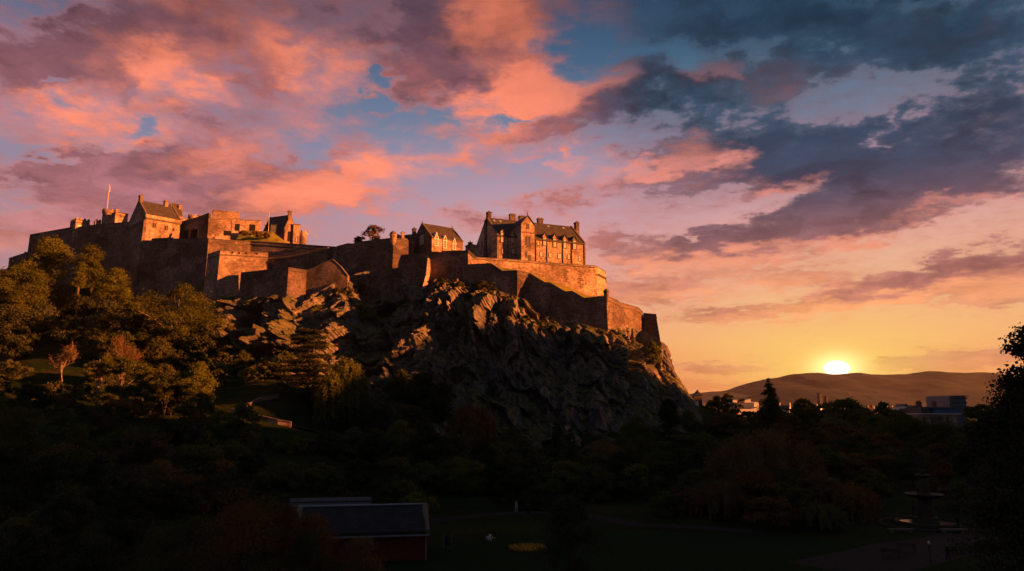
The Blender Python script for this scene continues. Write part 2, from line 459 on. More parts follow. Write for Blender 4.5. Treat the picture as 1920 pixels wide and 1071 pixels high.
LM = {
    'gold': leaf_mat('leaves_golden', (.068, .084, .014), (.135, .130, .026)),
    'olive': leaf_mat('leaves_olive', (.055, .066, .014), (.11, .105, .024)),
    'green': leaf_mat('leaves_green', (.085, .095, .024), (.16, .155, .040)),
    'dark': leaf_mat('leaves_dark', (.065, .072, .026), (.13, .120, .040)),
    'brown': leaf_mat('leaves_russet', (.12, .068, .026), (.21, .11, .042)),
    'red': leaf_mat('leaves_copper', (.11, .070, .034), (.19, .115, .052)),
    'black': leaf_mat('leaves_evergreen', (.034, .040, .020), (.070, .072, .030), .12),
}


# ------------------------------------------------------------------ mesh builder
class MB:
    def __init__(s):
        s.v = []; s.f = []

    def add(s, vs, fs):
        o = len(s.v)
        s.v += [tuple(x) for x in vs]
        s.f += [tuple(i + o for i in f) for f in fs]
        return s

    def box(s, o, ax, ay, az):
        """box from corner o with edge vectors ax, ay, az"""
        o, ax, ay, az = Vector(o), Vector(ax), Vector(ay), Vector(az)
        v = [o, o + ax, o + ax + ay, o + ay, o + az, o + ax + az, o + ax + ay + az, o + ay + az]
        return s.add(v, [(0, 3, 2, 1), (4, 5, 6, 7), (0, 1, 5, 4), (1, 2, 6, 5), (2, 3, 7, 6), (3, 0, 4, 7)])

    def prism(s, pts, d):
        pts = [Vector(p) for p in pts]; d = Vector(d); n = len(pts)
        return s.add(pts + [p + d for p in pts], [tuple(range(n))[::-1], tuple(range(n, 2 * n))] +
                     [(i, (i + 1) % n, n + (i + 1) % n, n + i) for i in range(n)])

    def tube(s, path, radii, n=8, cap=True):
        path = [Vector(p) for p in path]
        base = len(s.v)
        for i, p in enumerate(path):
            t = (path[min(i + 1, len(path) - 1)] - path[max(i - 1, 0)]).normalized()
            a = t.cross(Vector((0, 0, 1)))
            if a.length < 1e-3:
                a = Vector((1, 0, 0))
            a.normalize(); b = t.cross(a)
            r = radii[i] if hasattr(radii, '__len__') else radii
            for k in range(n):
                q = 2 * math.pi * k / n
                s.v.append(tuple(p + (a * math.cos(q) + b * math.sin(q)) * r))
        for i in range(len(path) - 1):
            for k in range(n):
                a0 = base + i * n + k; a1 = base + i * n + (k + 1) % n
                s.f.append((a0, a1, a1 + n, a0 + n))
        if cap:
            s.f.append(tuple(base + k for k in range(n))[::-1])
            e = base + (len(path) - 1) * n
            s.f.append(tuple(e + k for k in range(n)))
        return s

    def lathe(s, c, prof, n=16):
        c = Vector(c); base = len(s.v)
        for r, z in prof:
            for k in range(n):
                q = 2 * math.pi * k / n
                s.v.append((c.x + r * math.cos(q), c.y + r * math.sin(q), c.z + z))
        for i in range(len(prof) - 1):
            for k in range(n):
                a0 = base + i * n + k; a1 = base + i * n + (k + 1) % n
                s.f.append((a0, a1, a1 + n, a0 + n))
        s.f.append(tuple(base + k for k in range(n))[::-1])
        e = base + (len(prof) - 1) * n
        s.f.append(tuple(e + k for k in range(n)))
        return s

    def mesh(s, name):
        me = bpy.data.meshes.new(name)
        me.from_pydata(s.v, [], s.f)
        me.update()
        return me

    def build(s, name, mat, parent=None, smooth=False, recalc=True):
        me = s.mesh(name)
        if recalc:
            bm = bmesh.new(); bm.from_mesh(me)
            bmesh.ops.recalc_face_normals(bm, faces=bm.faces)
            bm.to_mesh(me); bm.free()
        me.materials.append(mat)
        if smooth:
            me.polygons.foreach_set('use_smooth', [True] * len(me.polygons))
        o = bpy.data.objects.new(name, me)
        COL.objects.link(o)
        if parent is not None:
            o.parent = parent
            o.matrix_parent_inverse = world_of(parent).inverted()
        return o


def world_of(o):
    if o.parent is None:
        return o.matrix_basis.copy()
    return world_of(o.parent) @ o.matrix_parent_inverse @ o.matrix_basis


def tag(o, label=None, cat=None, group=None, kind=None):
    if label: o['label'] = label
    if cat: o['category'] = cat
    if group: o['group'] = group
    if kind: o['kind'] = kind
    return o


def thing(name, label, cat, loc=(0, 0, 0), group=None):
    o = bpy.data.objects.new(name, None)
    COL.objects.link(o)
    o.location = loc
    o.empty_display_size = .5
    return tag(o, label, cat, group)


# ------------------------------------------------------------------ ground
def ctrl():
    c = []
    for X in (-60, -30, 0, 30, 60, 90):
        for Y in (-60, 20, 60, 100):
            c.append((X, Y, 0.0))
    for X, Y in ((20, 140), (60, 140), (100, 140), (60, 180), (110, 190), (150, 240), (100, 60), (140, 120), (-20, 135)):
        c.append((X, Y, .5 + max(0, Y - 150) * .04))
    for px, py, Y in ((20, 520, 333), (120, 530, 326), (230, 532, 312), (330, 556, 300), (385, 570, 290),
                      (60, 615, 262), (200, 615, 255), (330, 650, 236), (400, 665, 236),
                      (60, 685, 208), (0, 700, 202), (240, 720, 200), (380, 755, 196), (500, 712, 208), (560, 740, 198), (640, 790, 190),
                      (440, 790, 168), (600, 815, 160), (700, 850, 170), (850, 870, 172), (480, 752, 184),
                      (0, 800, 130), (200, 860, 120), (350, 880, 120), (0, 880, 95), (300, 950, 92), (100, 1010, 70), (500, 960, 100), (700, 910, 130),
                      (1000, 850, 185), (1200, 840, 190), (1330, 815, 215), (1290, 800, 300), (1400, 792, 400), (1600, 786, 460), (1800, 800, 330), (1700, 840, 220),
                      (-300, 560, 340), (-300, 720, 210), (-300, 900, 110)):
        c.append(tuple(P(px, py, Y)))
    for X, Y, z in ((-60, 420, 70), (0, 420, 50), (60, 420, 25), (120, 420, 8), (-200, 420, 78), (-320, 420, 70), (-60, 520, 40), (60, 520, 8), (-200, 520, 50),
                    (-100, 330, 58), (-40, 320, 50), (20, 310, 40), (60, 300, 22), (90, 300, 9), (40, 230, 20), (0, 225, 18), (-60, 235, 26)):
        c.append((X, Y, z))
    return np.array(c)


CT = ctrl()
_d = np.sqrt(((CT[:, None, :2] - CT[None, :, :2]) ** 2).sum(-1) + 64.0)
_w = np.linalg.solve(_d - np.eye(len(CT)) * 1.0, CT[:, 2] - 4.0)


def ground_z(X, Y):
    X = np.asarray(X, float); Y = np.asarray(Y, float)
    sh = X.shape
    q = np.stack([X.ravel(), Y.ravel()], 1)
    out = np.zeros(len(q))
    for i in range(0, len(q), 20000):
        d = np.sqrt(((q[i:i + 20000, None, :] - CT[None, :, :2]) ** 2).sum(-1) + 64.0)
        out[i:i + 20000] = d @ _w + 4.0
    out = out.reshape(sh)
    # fade to the level of the town away from the gardens
    r = np.hypot((X - 0) / 420.0, (Y - 220) / 400.0)
    k = np.clip((r - .85) / .5, 0, 1); k = k * k * (3 - 2 * k)
    out = out * (1 - k) + 5.0 * k
    # unseen hill added past the right edge to shade the gardens and lower crag
    ridge = np.interp(Y, [40, 75, 142, 168], [90.0, 93.0, 87.0, 66.0]) + 7.0 * np.sin(Y / 17.0) + 5.0 * np.sin(Y / 7.3 + 1.0) + 4.0 * np.sin(Y / 31.0 + 2)
    hx = np.clip(1 - np.abs((X - 345.0) / 105.0), 0, 1); hx = hx * hx * (3 - 2 * hx)
    hy = np.clip((330 - Y) / 60.0, 0, 1) * np.clip((Y + 260) / 80.0, 0, 1)
    out = out + hx * hy * ridge
    return out


def gz(x, y):
    return float(ground_z(np.array([x]), np.array([y]))[0])


def axis(parts):
    a = []
    for lo, hi, st in parts:
        a += list(np.arange(lo, hi, st))
    return np.array(a + [parts[-1][1]])


def grid_obj(name, X, Y, Z, mat, smooth=True):
    ny, nx = X.shape
    v = np.stack([X.ravel(), Y.ravel(), Z.ravel()], 1)
    idx = np.arange(nx * ny).reshape(ny, nx)
    f = np.stack([idx[:-1, :-1], idx[:-1, 1:], idx[1:, 1:], idx[1:, :-1]], -1).reshape(-1, 4)
    me = bpy.data.meshes.new(name)
    me.from_pydata(v.tolist(), [], f.tolist())
    me.update()
    me.materials.append(mat)
    if smooth:
        me.polygons.foreach_set('use_smooth', [True] * len(me.polygons))
    o = bpy.data.objects.new(name, me)
    COL.objects.link(o)
    return o


m, g, b, o = new_mat('grassy_ground')
pos = g.n('ShaderNodeNewGeometry').outputs['Position']
n = g.noise(pos, .05, 6, .6); nf = g.noise(pos, 1.3, 5, .7)
c = g.ramp(n, [(.35, (.014, .025, .007)), (.52, (.024, .036, .010)), (.66, (.050, .046, .014))])
c = g.mix(1, c, g.ramp(nf, [(.3, (.5, .5, .5)), (.7, (1.4, 1.4, 1.4))]), 'MULTIPLY')
g.set(b.inputs['Base Color'], c)
bp = g.n('ShaderNodeBump'); bp.inputs['Distance'].default_value = .4; g.set(bp.inputs['Height'], nf); g.set(b.inputs['Normal'], bp.outputs[0])
b.inputs['Specular IOR Level'].default_value = .03; b.inputs['Roughness'].default_value = 1
M['ground'] = m

gx = axis([(-14000, -2000, 1500), (-2000, -500, 150), (-500, -240, 20), (-240, 200, 4), (200, 460, 8), (460, 2000, 140), (2000, 14000, 1500)])
gy = axis([(-1500, -300, 150), (-300, 20, 16), (20, 420, 4), (420, 900, 24), (900, 3000, 200), (3000, 16000, 1500)])
GX, GY = np.meshgrid(gx, gy)
GZ = ground_z(GX, GY)
GZ += np.where((np.abs(GX) < 260) & (GY < 420) & (GY > 20), .35 * np.sin(GX * .31 + 1.3 * np.sin(GY * .13)) * np.sin(GY * .27) * np.clip(GZ / 10.0, 0, 1), 0)
tag(grid_obj('ground', GX, GY, GZ, M['ground']), kind='structure')

# ------------------------------------------------------------------ far hills
m, g, b, o = new_mat('hill_grass')
pos = g.n('ShaderNodeNewGeometry').outputs['Position']
n = g.noise(pos, .0030, 8, .66); n2 = g.noise(pos, .014, 5, .66)
c = g.ramp(n, [(.36, (.010, .017, .024)), (.46, (.022, .031, .036)), (.54, (.036, .044, .040)), (.60, (.014, .023, .026)), (.68, (.030, .038, .040))])
c = g.mix(1, c, g.ramp(n2, [(.35, (.6, .6, .6)), (.65, (1.25, 1.25, 1.25))]), 'MULTIPLY')
g.set(b.inputs['Base Color'], c)
M['hill'] = m


def hill(name, ridge, Y, depth, mat, seed, rough=1.0):
    """a ridge whose crest is met at the given photo pixels, Y metres away"""
    px = np.array([r[0] for r in ridge], float); py = np.array([r[1] for r in ridge], float)
    cols = np.linspace(px[0], px[-1], 260)
    t = np.interp(cols, px, py)
    ts = np.convolve(np.pad(t, 4, 'edge'), np.ones(9) / 9, 'valid') * .3 + t * .7
    ts = ts + np.array([mnoise.fractal(Vector((a / 26.0, seed, 0)), 1.0, 2.0, 4) for a in cols]) * .9
    crest = np.array([P(a, bb, Y) for a, bb in zip(cols, ts)])
    nv = 60
    X = np.zeros((nv, len(cols))); YY = X.copy(); Z = X.copy()
    for j in range(nv):
        v = j / (nv - 1) * 2 - 1                      # -1 front foot, 0 crest, 1 back foot
        for i in range(len(cols)):
            a = abs(v)
            x = crest[i, 0]; y = Y + v * depth
            h = crest[i, 2] * (1 - a) ** 1.25
            nz = mnoise.fractal(Vector((x / 700.0 + seed, y / 520.0, 0)), 1.0, 2.0, 6) * .30
            rid = (1 - abs(mnoise.noise(Vector((x / 420.0, y / 900.0, seed))))) - .5
            k = min(1, a * 4.0) * (1 - a) * 1.3
            X[j, i] = x * (1 + .0 * v); YY[j, i] = y
            Z[j, i] = h + crest[i, 2] * k * (nz * .55 + rid * .22) * rough - (2.0 if a > .97 else 0)
    return tag(grid_obj(name, X, YY, Z, mat), kind='structure')


hill('hills', [(600, 765), (1000, 752), (1290, 738), (1330, 734), (1362, 733), (1385, 724), (1412, 715), (1432, 711), (1465, 707), (1487, 700.5), (1510, 699),
               (1533, 697.5), (1550, 700), (1569, 701), (1590, 698.5), (1607, 697), (1630, 701), (1650, 702.5), (1672, 701), (1700, 700.5), (1720, 697), (1737, 694.5),
               (1760, 696.5), (1790, 698), (1830, 699), (1860, 703), (1900, 716), (1960, 735), (2060, 752), (2300, 762)], 4600, 1500, M['hill'], 3.0)
hill('foothills', [(1000, 766), (1300, 757), (1380, 748), (1440, 736), (1500, 727), (1560, 729), (1620, 737), (1680, 744), (1760, 738), (1840, 733), (1920, 742), (2100, 760)], 3200, 700, M['hill'], 9.0, .8)

# ------------------------------------------------------------------ castle rock
RIM = [(372, 574, 290), (389, 562, 280), (396, 556, 269), (407, 556, 263.3), (430, 556, 263.6), (452, 554, 260.5), (480, 556, 258.5), (515, 553, 256), (541, 551, 253.6), (556, 560, 254.5), (574, 566, 256),
       (590, 552, 255), (620, 534, 254.5), (650, 521, 257.5), (672, 512, 260), (690, 508, 261), (722, 520, 262.5), (738, 532, 262), (750, 532, 261), (790, 524, 258.5), (830, 520, 256), (866, 520, 252), (900, 532, 247), (935, 545, 243.5),
       (968, 556, 240.8), (986, 562, 240.8), (1004, 584, 238.6), (1040, 597, 235.6), (1080, 604, 232.2), (1120, 615, 229), (1139, 619, 227.8), (1160, 613, 231), (1185, 613, 237.5), (1204, 618, 242.4), (1220, 626, 239.5), (1238, 637, 236.8)]
rim = [P(*r) for r in RIM]
e = rim[-1]
rim += [e + Vector((4, 14, -1)), e + Vector((3, 34, -3)), e + Vector((-6, 60, -5)), e + Vector((-22, 90, -6))]
BASE = [(384, 668, 262), (392, 690, 240), (402, 700, 226), (420, 708, 217), (445, 712, 213), (470, 716, 210), (498, 718, 208), (520, 716, 206), (540, 722, 204), (556, 735, 201), (574, 748, 198),
        (592, 762, 195), (620, 780, 191), (650, 798, 188), (690, 818, 185), (722, 830, 183), (750, 836, 182), (770, 840, 181), (800, 844, 181), (835, 846, 182), (870, 848, 184), (905, 850, 185), (940, 850, 186),
        (972, 850, 187), (1000, 850, 188), (1030, 848, 189), (1065, 846, 190), (1105, 844, 191), (1150, 842, 192), (1180, 840, 193), (1215, 838, 196), (1250, 834, 200), (1285, 828, 206), (1310, 822, 214), (1326, 816, 224)]
base = [P(*r) for r in BASE]
e = base[-1]
base += [e + Vector((5, 18, 0)), e + Vector((6, 44, 0)), e + Vector((-2, 78, 0)), e + Vector((-20, 112, 0))]
base = [Vector((p.x, p.y, gz(p.x, p.y) - 1.5)) for p in base]


def resample(pts, n):
    a = np.array(pts); d = np.r_[0, np.cumsum(np.linalg.norm(np.diff(a, axis=0), axis=1) + .01)]
    t = np.linspace(0, d[-1], n)
    return np.stack([np.interp(t, d, a[:, k]) for k in range(3)], 1), t / d[-1]


NC, NR = 620, 210
# same parameter on both curves: average arc length
ra, ba = np.array(rim), np.array(base)
ba = np.stack([np.interp(np.linspace(0, len(ba) - 1, len(ra)), np.arange(len(ba)), ba[:, k]) for k in range(3)], 1)
dl = (np.linalg.norm(np.diff(ra, axis=0), axis=1) + np.linalg.norm(np.diff(ba, axis=0), axis=1)) / 2
T = np.r_[0, np.cumsum(dl)]
tt = np.linspace(0, T[-1], NC)
Rm = np.stack([np.interp(tt, T, ra[:, k]) for k in range(3)], 1)
Bs = np.stack([np.interp(tt, T, ba[:, k]) for k in range(3)], 1)
kern = np.ones(41) / 41
Rsm = np.stack([np.convolve(np.pad(Rm[:, k], 20, 'edge'), kern, 'valid') for k in range(3)], 1)
vv = np.linspace(0, 1, NR)[:, None, None]
# plan position runs from rim to base; the zigzag of the walls dies out a little below the rim
k0 = np.clip(vv / .22, 0, 1); k0 = k0 * k0 * (3 - 2 * k0)
Rv = Rm[None] * (1 - k0) + Rsm[None] * k0
hz = vv ** 1.12
Ph = Rv.copy()
Ph[..., :2] = Rv[..., :2] + (Bs[None, :, :2] - Rv[..., :2]) * hz
zz = vv[..., 0] ** .98
Ph[..., 2] = Rm[None, :, 2] * (1 - zz) + Bs[None, :, 2] * zz
# outward direction in plan
tang = np.gradient(Rsm * .5 + Bs * .5, axis=0)
outw = np.stack([tang[:, 1], -tang[:, 0]], 1); outw /= np.linalg.norm(outw, axis=1, keepdims=True)
out3 = np.concatenate([outw, np.full((NC, 1), .28)], 1); out3 /= np.linalg.norm(out3, axis=1, keepdims=True)


def hash3(i, j, k, s):
    h = (i * 73856093) ^ (j * 19349663) ^ (k * 83492791) ^ (s * 2654435761)
    h = (h ^ (h >> 13)) * 1274126177
    h = (h ^ (h >> 16)) & 0xFFFFFF
    return h / float(0xFFFFFF)


def facets(p, size, seed, tilt=.9, drop=.5):
    """flat-faced blocky displacement: every cell of a jittered lattice is a plane of its own"""
    q = p / np.array(size)
    c = np.floor(q).astype(np.int64)
    best = np.full(q.shape[:-1], 1e9); val = np.zeros(q.shape[:-1]); edge = np.full(q.shape[:-1], 1e9)
    for dx in (-1, 0, 1):
        for dy in (-1, 0, 1):
            for dz in (-1, 0, 1):
                ci, cj, ck = c[..., 0] + dx, c[..., 1] + dy, c[..., 2] + dz
                fx = np.stack([ci + hash3(ci, cj, ck, seed + 1), cj + hash3(ci, cj, ck, seed + 2), ck + hash3(ci, cj, ck, seed + 3)], -1)
                d = q - fx
                dist = (d ** 2).sum(-1)
                v = (hash3(ci, cj, ck, seed + 4) - .5) * drop * 2
                for a in range(3):
                    v = v + d[..., a] * (hash3(ci, cj, ck, seed + 5 + a) - .5) * 2 * tilt
                near = dist < best
                edge = np.where(near, best, np.minimum(edge, dist))
                val = np.where(near, v, val); best = np.where(near, dist, best)
    return val, np.sqrt(edge) - np.sqrt(best)


# coordinates leaning with the strata: ribs run down to the left in the west, to the right in the east
xr = Ph[..., 0]; yr = Ph[..., 1]; zr = Ph[..., 2]
east = np.clip((xr + 25) / 30.0, 0, 1)
lean = .75 * (1 - east) - .45 * east
Q = np.stack([xr - lean * zr, yr, zr], -1)
a1, e1 = facets(Q, (15, 15, 46), 11, 1.0, .5)
a2, e2 = facets(Q, (6.0, 6.0, 22), 23, 1.0, .55)
a3, e3 = facets(Q, (2.3, 2.3, 7.5), 37, .9, .6)
a4, e4 = facets(Q, (.95, .95, 1.9), 51, .9, .6)
amp = np.clip(vv[..., 0] / .10, 0, 1) ** .8 * np.clip((1.04 - vv[..., 0]) / .10, 0, 1)
amps = np.clip(vv[..., 0] / .025, 0.0, 1)
sAl = tt[None, :] * np.ones((NR, 1))                # metres along the foot of the cliff


def fl(a, sx, sz, seed):
    out = np.zeros(a.shape)
    for j in range(a.shape[0]):
        for i in range(a.shape[1]):
            out[j, i] = mnoise.noise(Vector(((sAl[j, i] + lean[j, i] * zr[j, i] * .5) / sx, zr[j, i] / sz, seed)))
    return 1 - np.abs(out) * 2.2


rib = np.clip(fl(zr, 8.0, 34.0, 1.0), -1, 1) * 1.9 + np.clip(fl(zr, 2.8, 13.0, 7.0), -1, 1) * .85
endf = np.clip((T[-5] - 26 - tt) / 20.0, .30, 1)[None, :]
disp = amp * endf * (4.6 * a1 + 3.0 * a2 + rib * 1.15) + amps * (1.05 * a3 + .40 * a4)
disp -= amps * .55 * np.exp(-(e2 / .10) ** 2) + amps * .22 * np.exp(-(e3 / .12) ** 2)
# a few made features: gullies (-) and buttresses (+) at photo pixels
for cx, cy, rx, ry, sl, w in ((470, 620, 16, 60, 0, -5), (430, 590, 14, 40, 0, 2.5), (548, 580, 20, 55, -.15, 4.5), (600, 600, 22, 60, -.3, -3), (660, 640, 36, 60, -.3, -4), (715, 640, 26, 90, -.55, -5), (690, 570, 20, 40, -.6, 2.5),
                              (700, 560, 34, 60, -.3, -6.5), (682, 535, 26, 34, 0, -4.5), (672, 600, 26, 50, -.3, -4), (795, 590, 12, 50, -.45, -3), (812, 585, 16, 70, -.25, 5), (770, 640, 40, 26, -.7, 3), (870, 590, 55, 50, 0, 7.5), (900, 700, 18, 70, .35, -5), (940, 600, 60, 50, 0, 6), (1000, 640, 60, 22, 0, 3.5), (1045, 620, 30, 26, 0, 3),
                              (1090, 640, 40, 20, 0, 3.5), (960, 690, 26, 40, 0, 2.5), (1050, 700, 16, 60, 0, -4), (1120, 700, 30, 80, .1, 3), (1195, 680, 12, 70, .05, -4), (1165, 660, 18, 50, 0, 3)):
    yy = (Ph[..., 1] * CP + (Ph[..., 2] - CAMZ) * SP)
    u = 960 + FPX * Ph[..., 0] / yy; v_ = 535.5 - FPX * (-Ph[..., 1] * SP + (Ph[..., 2] - CAMZ) * CP) / yy
    dx = (u - cx - sl * (cy - v_) * -1) / rx; dy = (v_ - cy) / ry
    disp += amp * w * np.exp(-(dx ** 2 + dy ** 2))
disp = disp - (1 - endf) * 2.2 * amp
Pf = Ph + out3[None] * disp[..., None]
# ledges: pull the surface into steps here and there
Pf[..., 2] += amp * .9 * np.sin(Pf[..., 2] * .55 + a1 * 3) * .6
# plateau behind the rim
plat = []
for s in (3.0, 10.0, 26.0, 48.0):
    q = Rm.copy(); q[:, :2] -= outw * s; q[:, 2] -= .4 + s * .02
    plat.append(q)
full = np.concatenate([np.array(plat[::-1]), Pf], 0)

m, g, b, o = new_mat('crag')
ge = g.n('ShaderNodeNewGeometry')
pos = ge.outputs['Position']
sp = g.n('ShaderNodeSeparateXYZ'); g.set(sp.inputs[0], pos)
lean_v = g.comb(g.m('MULTIPLY_ADD', sp.outputs[2], .35, sp.outputs[0]), sp.outputs[1], g.m('MULTIPLY', sp.outputs[2], .30))
n1_ = g.noise(pos, .10, 6, .6); n2_ = g.noise(lean_v, .9, 8, .72); n3_ = g.noise(pos, 3.0, 4, .7)
c = g.ramp(n2_, [(.30, (.04, .037, .037)), (.44, (.13, .118, .112)), (.57, (.23, .205, .19)), (.72, (.36, .31, .275))])
c = g.mix(1, c, g.ramp(n1_, [(.34, (.45, .45, .50)), (.60, (1.2, 1.08, .98))]), 'MULTIPLY')
nz = g.n('ShaderNodeSeparateXYZ'); g.set(nz.inputs[0], ge.outputs['Normal'])
up = g.m('ADD', nz.outputs[2], g.m('MULTIPLY', g.m('SUBTRACT', n1_, .5), 1.5))
up = g.m('ADD', up, g.m('MULTIPLY', g.m('SUBTRACT', n3_, .5), .45))
gm = g.ss(up, .40, .66)
gcol = g.ramp(g.noise(pos, .8, 6, .7), [(.3, (.034, .044, .011)), (.5, (.085, .082, .016)), (.7, (.17, .145, .028))])
c = g.mix(g.m('MULTIPLY', gm, .92), c, gcol)
g.set(b.inputs['Base Color'], c)
bp = g.n('ShaderNodeBump'); bp.inputs['Strength'].default_value = .9; bp.inputs['Distance'].default_value = .6
g.set(bp.inputs['Height'], g.m('ADD', n2_, g.m('MULTIPLY', n3_, .35))); g.set(b.inputs['Normal'], bp.outputs[0])
M['crag'] = m
rock = grid_obj('castle_crag', full[..., 0], full[..., 1], full[..., 2], M['crag'], smooth=False)
tag(rock, kind='structure')

# ------------------------------------------------------------------ castle: helpers
UD = Vector((math.cos(R(23)), math.sin(R(23)), 0))      # along the sunlit fronts, rightwards and away
WD = Vector((-UD.y, UD.x, 0))                           # away, at right angles
DD = Vector((math.cos(R(26)), -math.sin(R(26)), 0))     # along the shaded curtain walls, rightwards and nearer


def dirv(deg):
    return Vector((math.cos(R(deg)), math.sin(R(deg)), 0))


def go(p, d, px, py):
    """The point on the vertical plane through p along d that is seen at pixel (px, py)."""
    x, y, z = ray(px, py); k = x / y
    t = (k * p[1] - p[0]) / (d[0] - k * d[1])
    return P(px, py, p[1] + t * d[1])


def miters(pts, closed=False):
    n = len(pts); out = []
    for i in range(n):
        ds = []
        if i > 0: ds.append((pts[i] - pts[i - 1]))
        if i < n - 1: ds.append((pts[i + 1] - pts[i]))
        ns = [Vector((d.y, -d.x, 0)).normalized() for d in ds]
        m_ = sum(ns, Vector()).normalized()
        m_ = m_ / max(.45, m_.dot(ns[0]))
        out.append(m_)
    return out


def sweep(mb, pts, prof):
    """sweep a closed profile of (outward, up) offsets along the top line of a wall"""
    ms = miters(pts); k = len(prof); base = len(mb.v)
    for p, m_ in zip(pts, ms):
        for o_, dz in prof:
            mb.v.append(tuple(p + m_ * o_ + Vector((0, 0, dz))))
    for i in range(len(pts) - 1):
        for j in range(k):
            a = base + i * k + j; b_ = base + i * k + (j + 1) % k
            mb.f.append((a, b_, b_ + k, a + k))
    mb.f.append(tuple(base + j for j in range(k)))
    e_ = base + (len(pts) - 1) * k
    mb.f.append(tuple(e_ + j for j in range(k))[::-1])


def crenels(mb, pts, w, gap, h, th, inset=0.0):
    for a, b_ in zip(pts[:-1], pts[1:]):
        d = b_ - a; L = Vector((d.x, d.y, 0)).length
        n = max(1, int((L + gap) / (w + gap)))
        pitch = (L + gap) / n
        du = d / L; out = Vector((d.y, -d.x, 0)).normalized()
        for i in range(n):
            s = i * pitch
            o_ = a + du * (s + .02) - out * (th + inset) + Vector((0, 0, -.05))
            mb.box(o_, du * (pitch - gap), out * th, (0, 0, h))


def wall(name, label, pts, depth, mat='rubble', thick=1.6, batter=.06, course=1.5, cren=None, cat='wall', cope=True, parent=None):
    """a stone wall under the top line pts (world points); depth = how far its face goes down"""
    pts = [Vector(p) for p in pts]
    ms = miters(pts); n = len(pts)
    if not hasattr(depth, '__len__'): depth = [depth] * n
    mb = MB()
    rows = 5
    for p, m_, dp in zip(pts, ms, depth):
        for j in range(rows + 1):
            t = j / rows
            mb.v.append(tuple(p + m_ * (batter * dp * t) - Vector((0, 0, dp * t))))
        mb.v.append(tuple(p - m_ * thick)); mb.v.append(tuple(p - m_ * thick - Vector((0, 0, dp))))
    K = rows + 3
    for i in range(n - 1):
        a = i * K; b_ = a + K
        for j in range(rows):
            mb.f.append((a + j, a + j + 1, b_ + j + 1, b_ + j))
        mb.f.append((a, b_, b_ + rows + 1, a + rows + 1))
        mb.f.append((a + rows + 1, b_ + rows + 1, b_ + rows + 2, a + rows + 2))
    for a in (0, (n - 1) * K):
        mb.f.append(tuple([a + j for j in range(rows + 1)] + [a + rows + 2, a + rows + 1]))
    c = pts[n // 2]
    t = parent or thing(name, label, cat, (c.x, c.y, c.z - depth[n // 2]))
    mb.build('masonry', M[mat], t)
    if course:
        sc = MB()
        o_ = batter * course
        sweep(sc, pts, [(o_ - .1, -course), (o_ + .22, -course), (o_ + .22, -course - .35), (o_ - .1, -course - .35)])
        sc.build('string_course', M['cope'], t)
    if cope:
        cp = MB()
        sweep(cp, pts, [(.15, .004), (.15, .26), (-thick - .1, .26), (-thick - .1, .004)])
        cp.build('coping', M['cope'], t)
    if cren:
        mb2 = MB()
        sweep(mb2, [p + Vector((0, 0, .26)) for p in pts], [(-.02, .003), (-.02, .12), (-cren[3] - .02, .12), (-cren[3] - .02, .003)])
        crenels(mb2, [p + Vector((0, 0, .26)) for p in pts], *cren)
        mb2.build('battlement', M[mat], t)
    return t


def openings(t, p0, d, rects, mat='opening_shade', name='opening', frame=None, proud=.03, fw=.18, kids=False):
    """windows or dark openings on the vertical plane through p0 along d; rects = (px, py_top, py_bottom, width_px)"""
    out = Vector((d.y, -d.x, 0))
    for (px, y0, y1, w) in rects:
        a = go(p0, d, px - w / 2, (y0 + y1) / 2); b_ = go(p0, d, px + w / 2, (y0 + y1) / 2)
        top = go(p0, d, px, y0); bot = go(p0, d, px, y1)
        wd = (b_ - a).length; h = top.z - bot.z
        c = Vector(((a.x + b_.x) / 2, (a.y + b_.y) / 2, bot.z))
        du = d.normalized()
        o_ = c - du * wd / 2
        if frame:
            fb = MB()
            q = o_ - out * .25
            z = Vector((0, 0, 1))
            pr = .25 + proud + .10
            fb.box(q - du * fw, du * fw, out * pr, z * h)
            fb.box(q + du * wd, du * fw, out * pr, z * h)
            fb.box(q - du * fw + z * h, du * (wd + 2 * fw), out * pr, z * fw)
            fb.box(q - du * (fw + .06) - z * fw, du * (wd + 2 * fw + .12), out * (pr + .08), z * fw)
            pb = MB().box(o_ - out * .2, du * wd, out * (.2 + proud), z * h)
            # glazing bars
            gb = fb
            nb = max(1, int(round(wd / .6))); nh = max(1, int(round(h / .8)))
            for i in range(1, nb):
                gb.box(o_ + du * (wd * i / nb - .03) + out * (proud - .01), du * .06, out * .05, z * h)
            for i in range(1, nh):
                gb.box(o_ + z * (h * i / nh - .03) + out * (proud - .01), du * wd, out * .045, z * .06)
            f = fb.build('window', M[frame], t)
            pb.build('pane', M[mat], f)
        else:
            pb = MB().box(o_ - out * .2, du * wd, out * (.2 + proud), (0, 0, h))
            pb.build(name, M[mat], t)


def chimney(t, c, d, w, dp, z0, z1, mat='dark_stone', pots=2, name='chimney'):
    d = d.normalized(); q = Vector((-d.y, d.x, 0)); c = Vector((c.x, c.y, 0))
    mb = MB()
    mb.box(c - d * w / 2 - q * dp / 2 + Vector((0, 0, z0)), d * w, q * dp, (0, 0, z1 - z0))
    mb.box(c - d * (w / 2 + .16) - q * (dp / 2 + .16) + Vector((0, 0, z1)), d * (w + .32), q * (dp + .32), (0, 0, .32))
    ch = mb.build(name, M[mat], t)
    for i in range(pots):
        pp = c + d * (w * ((i + .5) / pots - .5)) + Vector((0, 0, z1 + .32))
        MB().lathe(pp, [(.22, 0), (.17, .45), (.22, .5)], 8).build('chimney_pot', M['trim'], ch)
    return ch


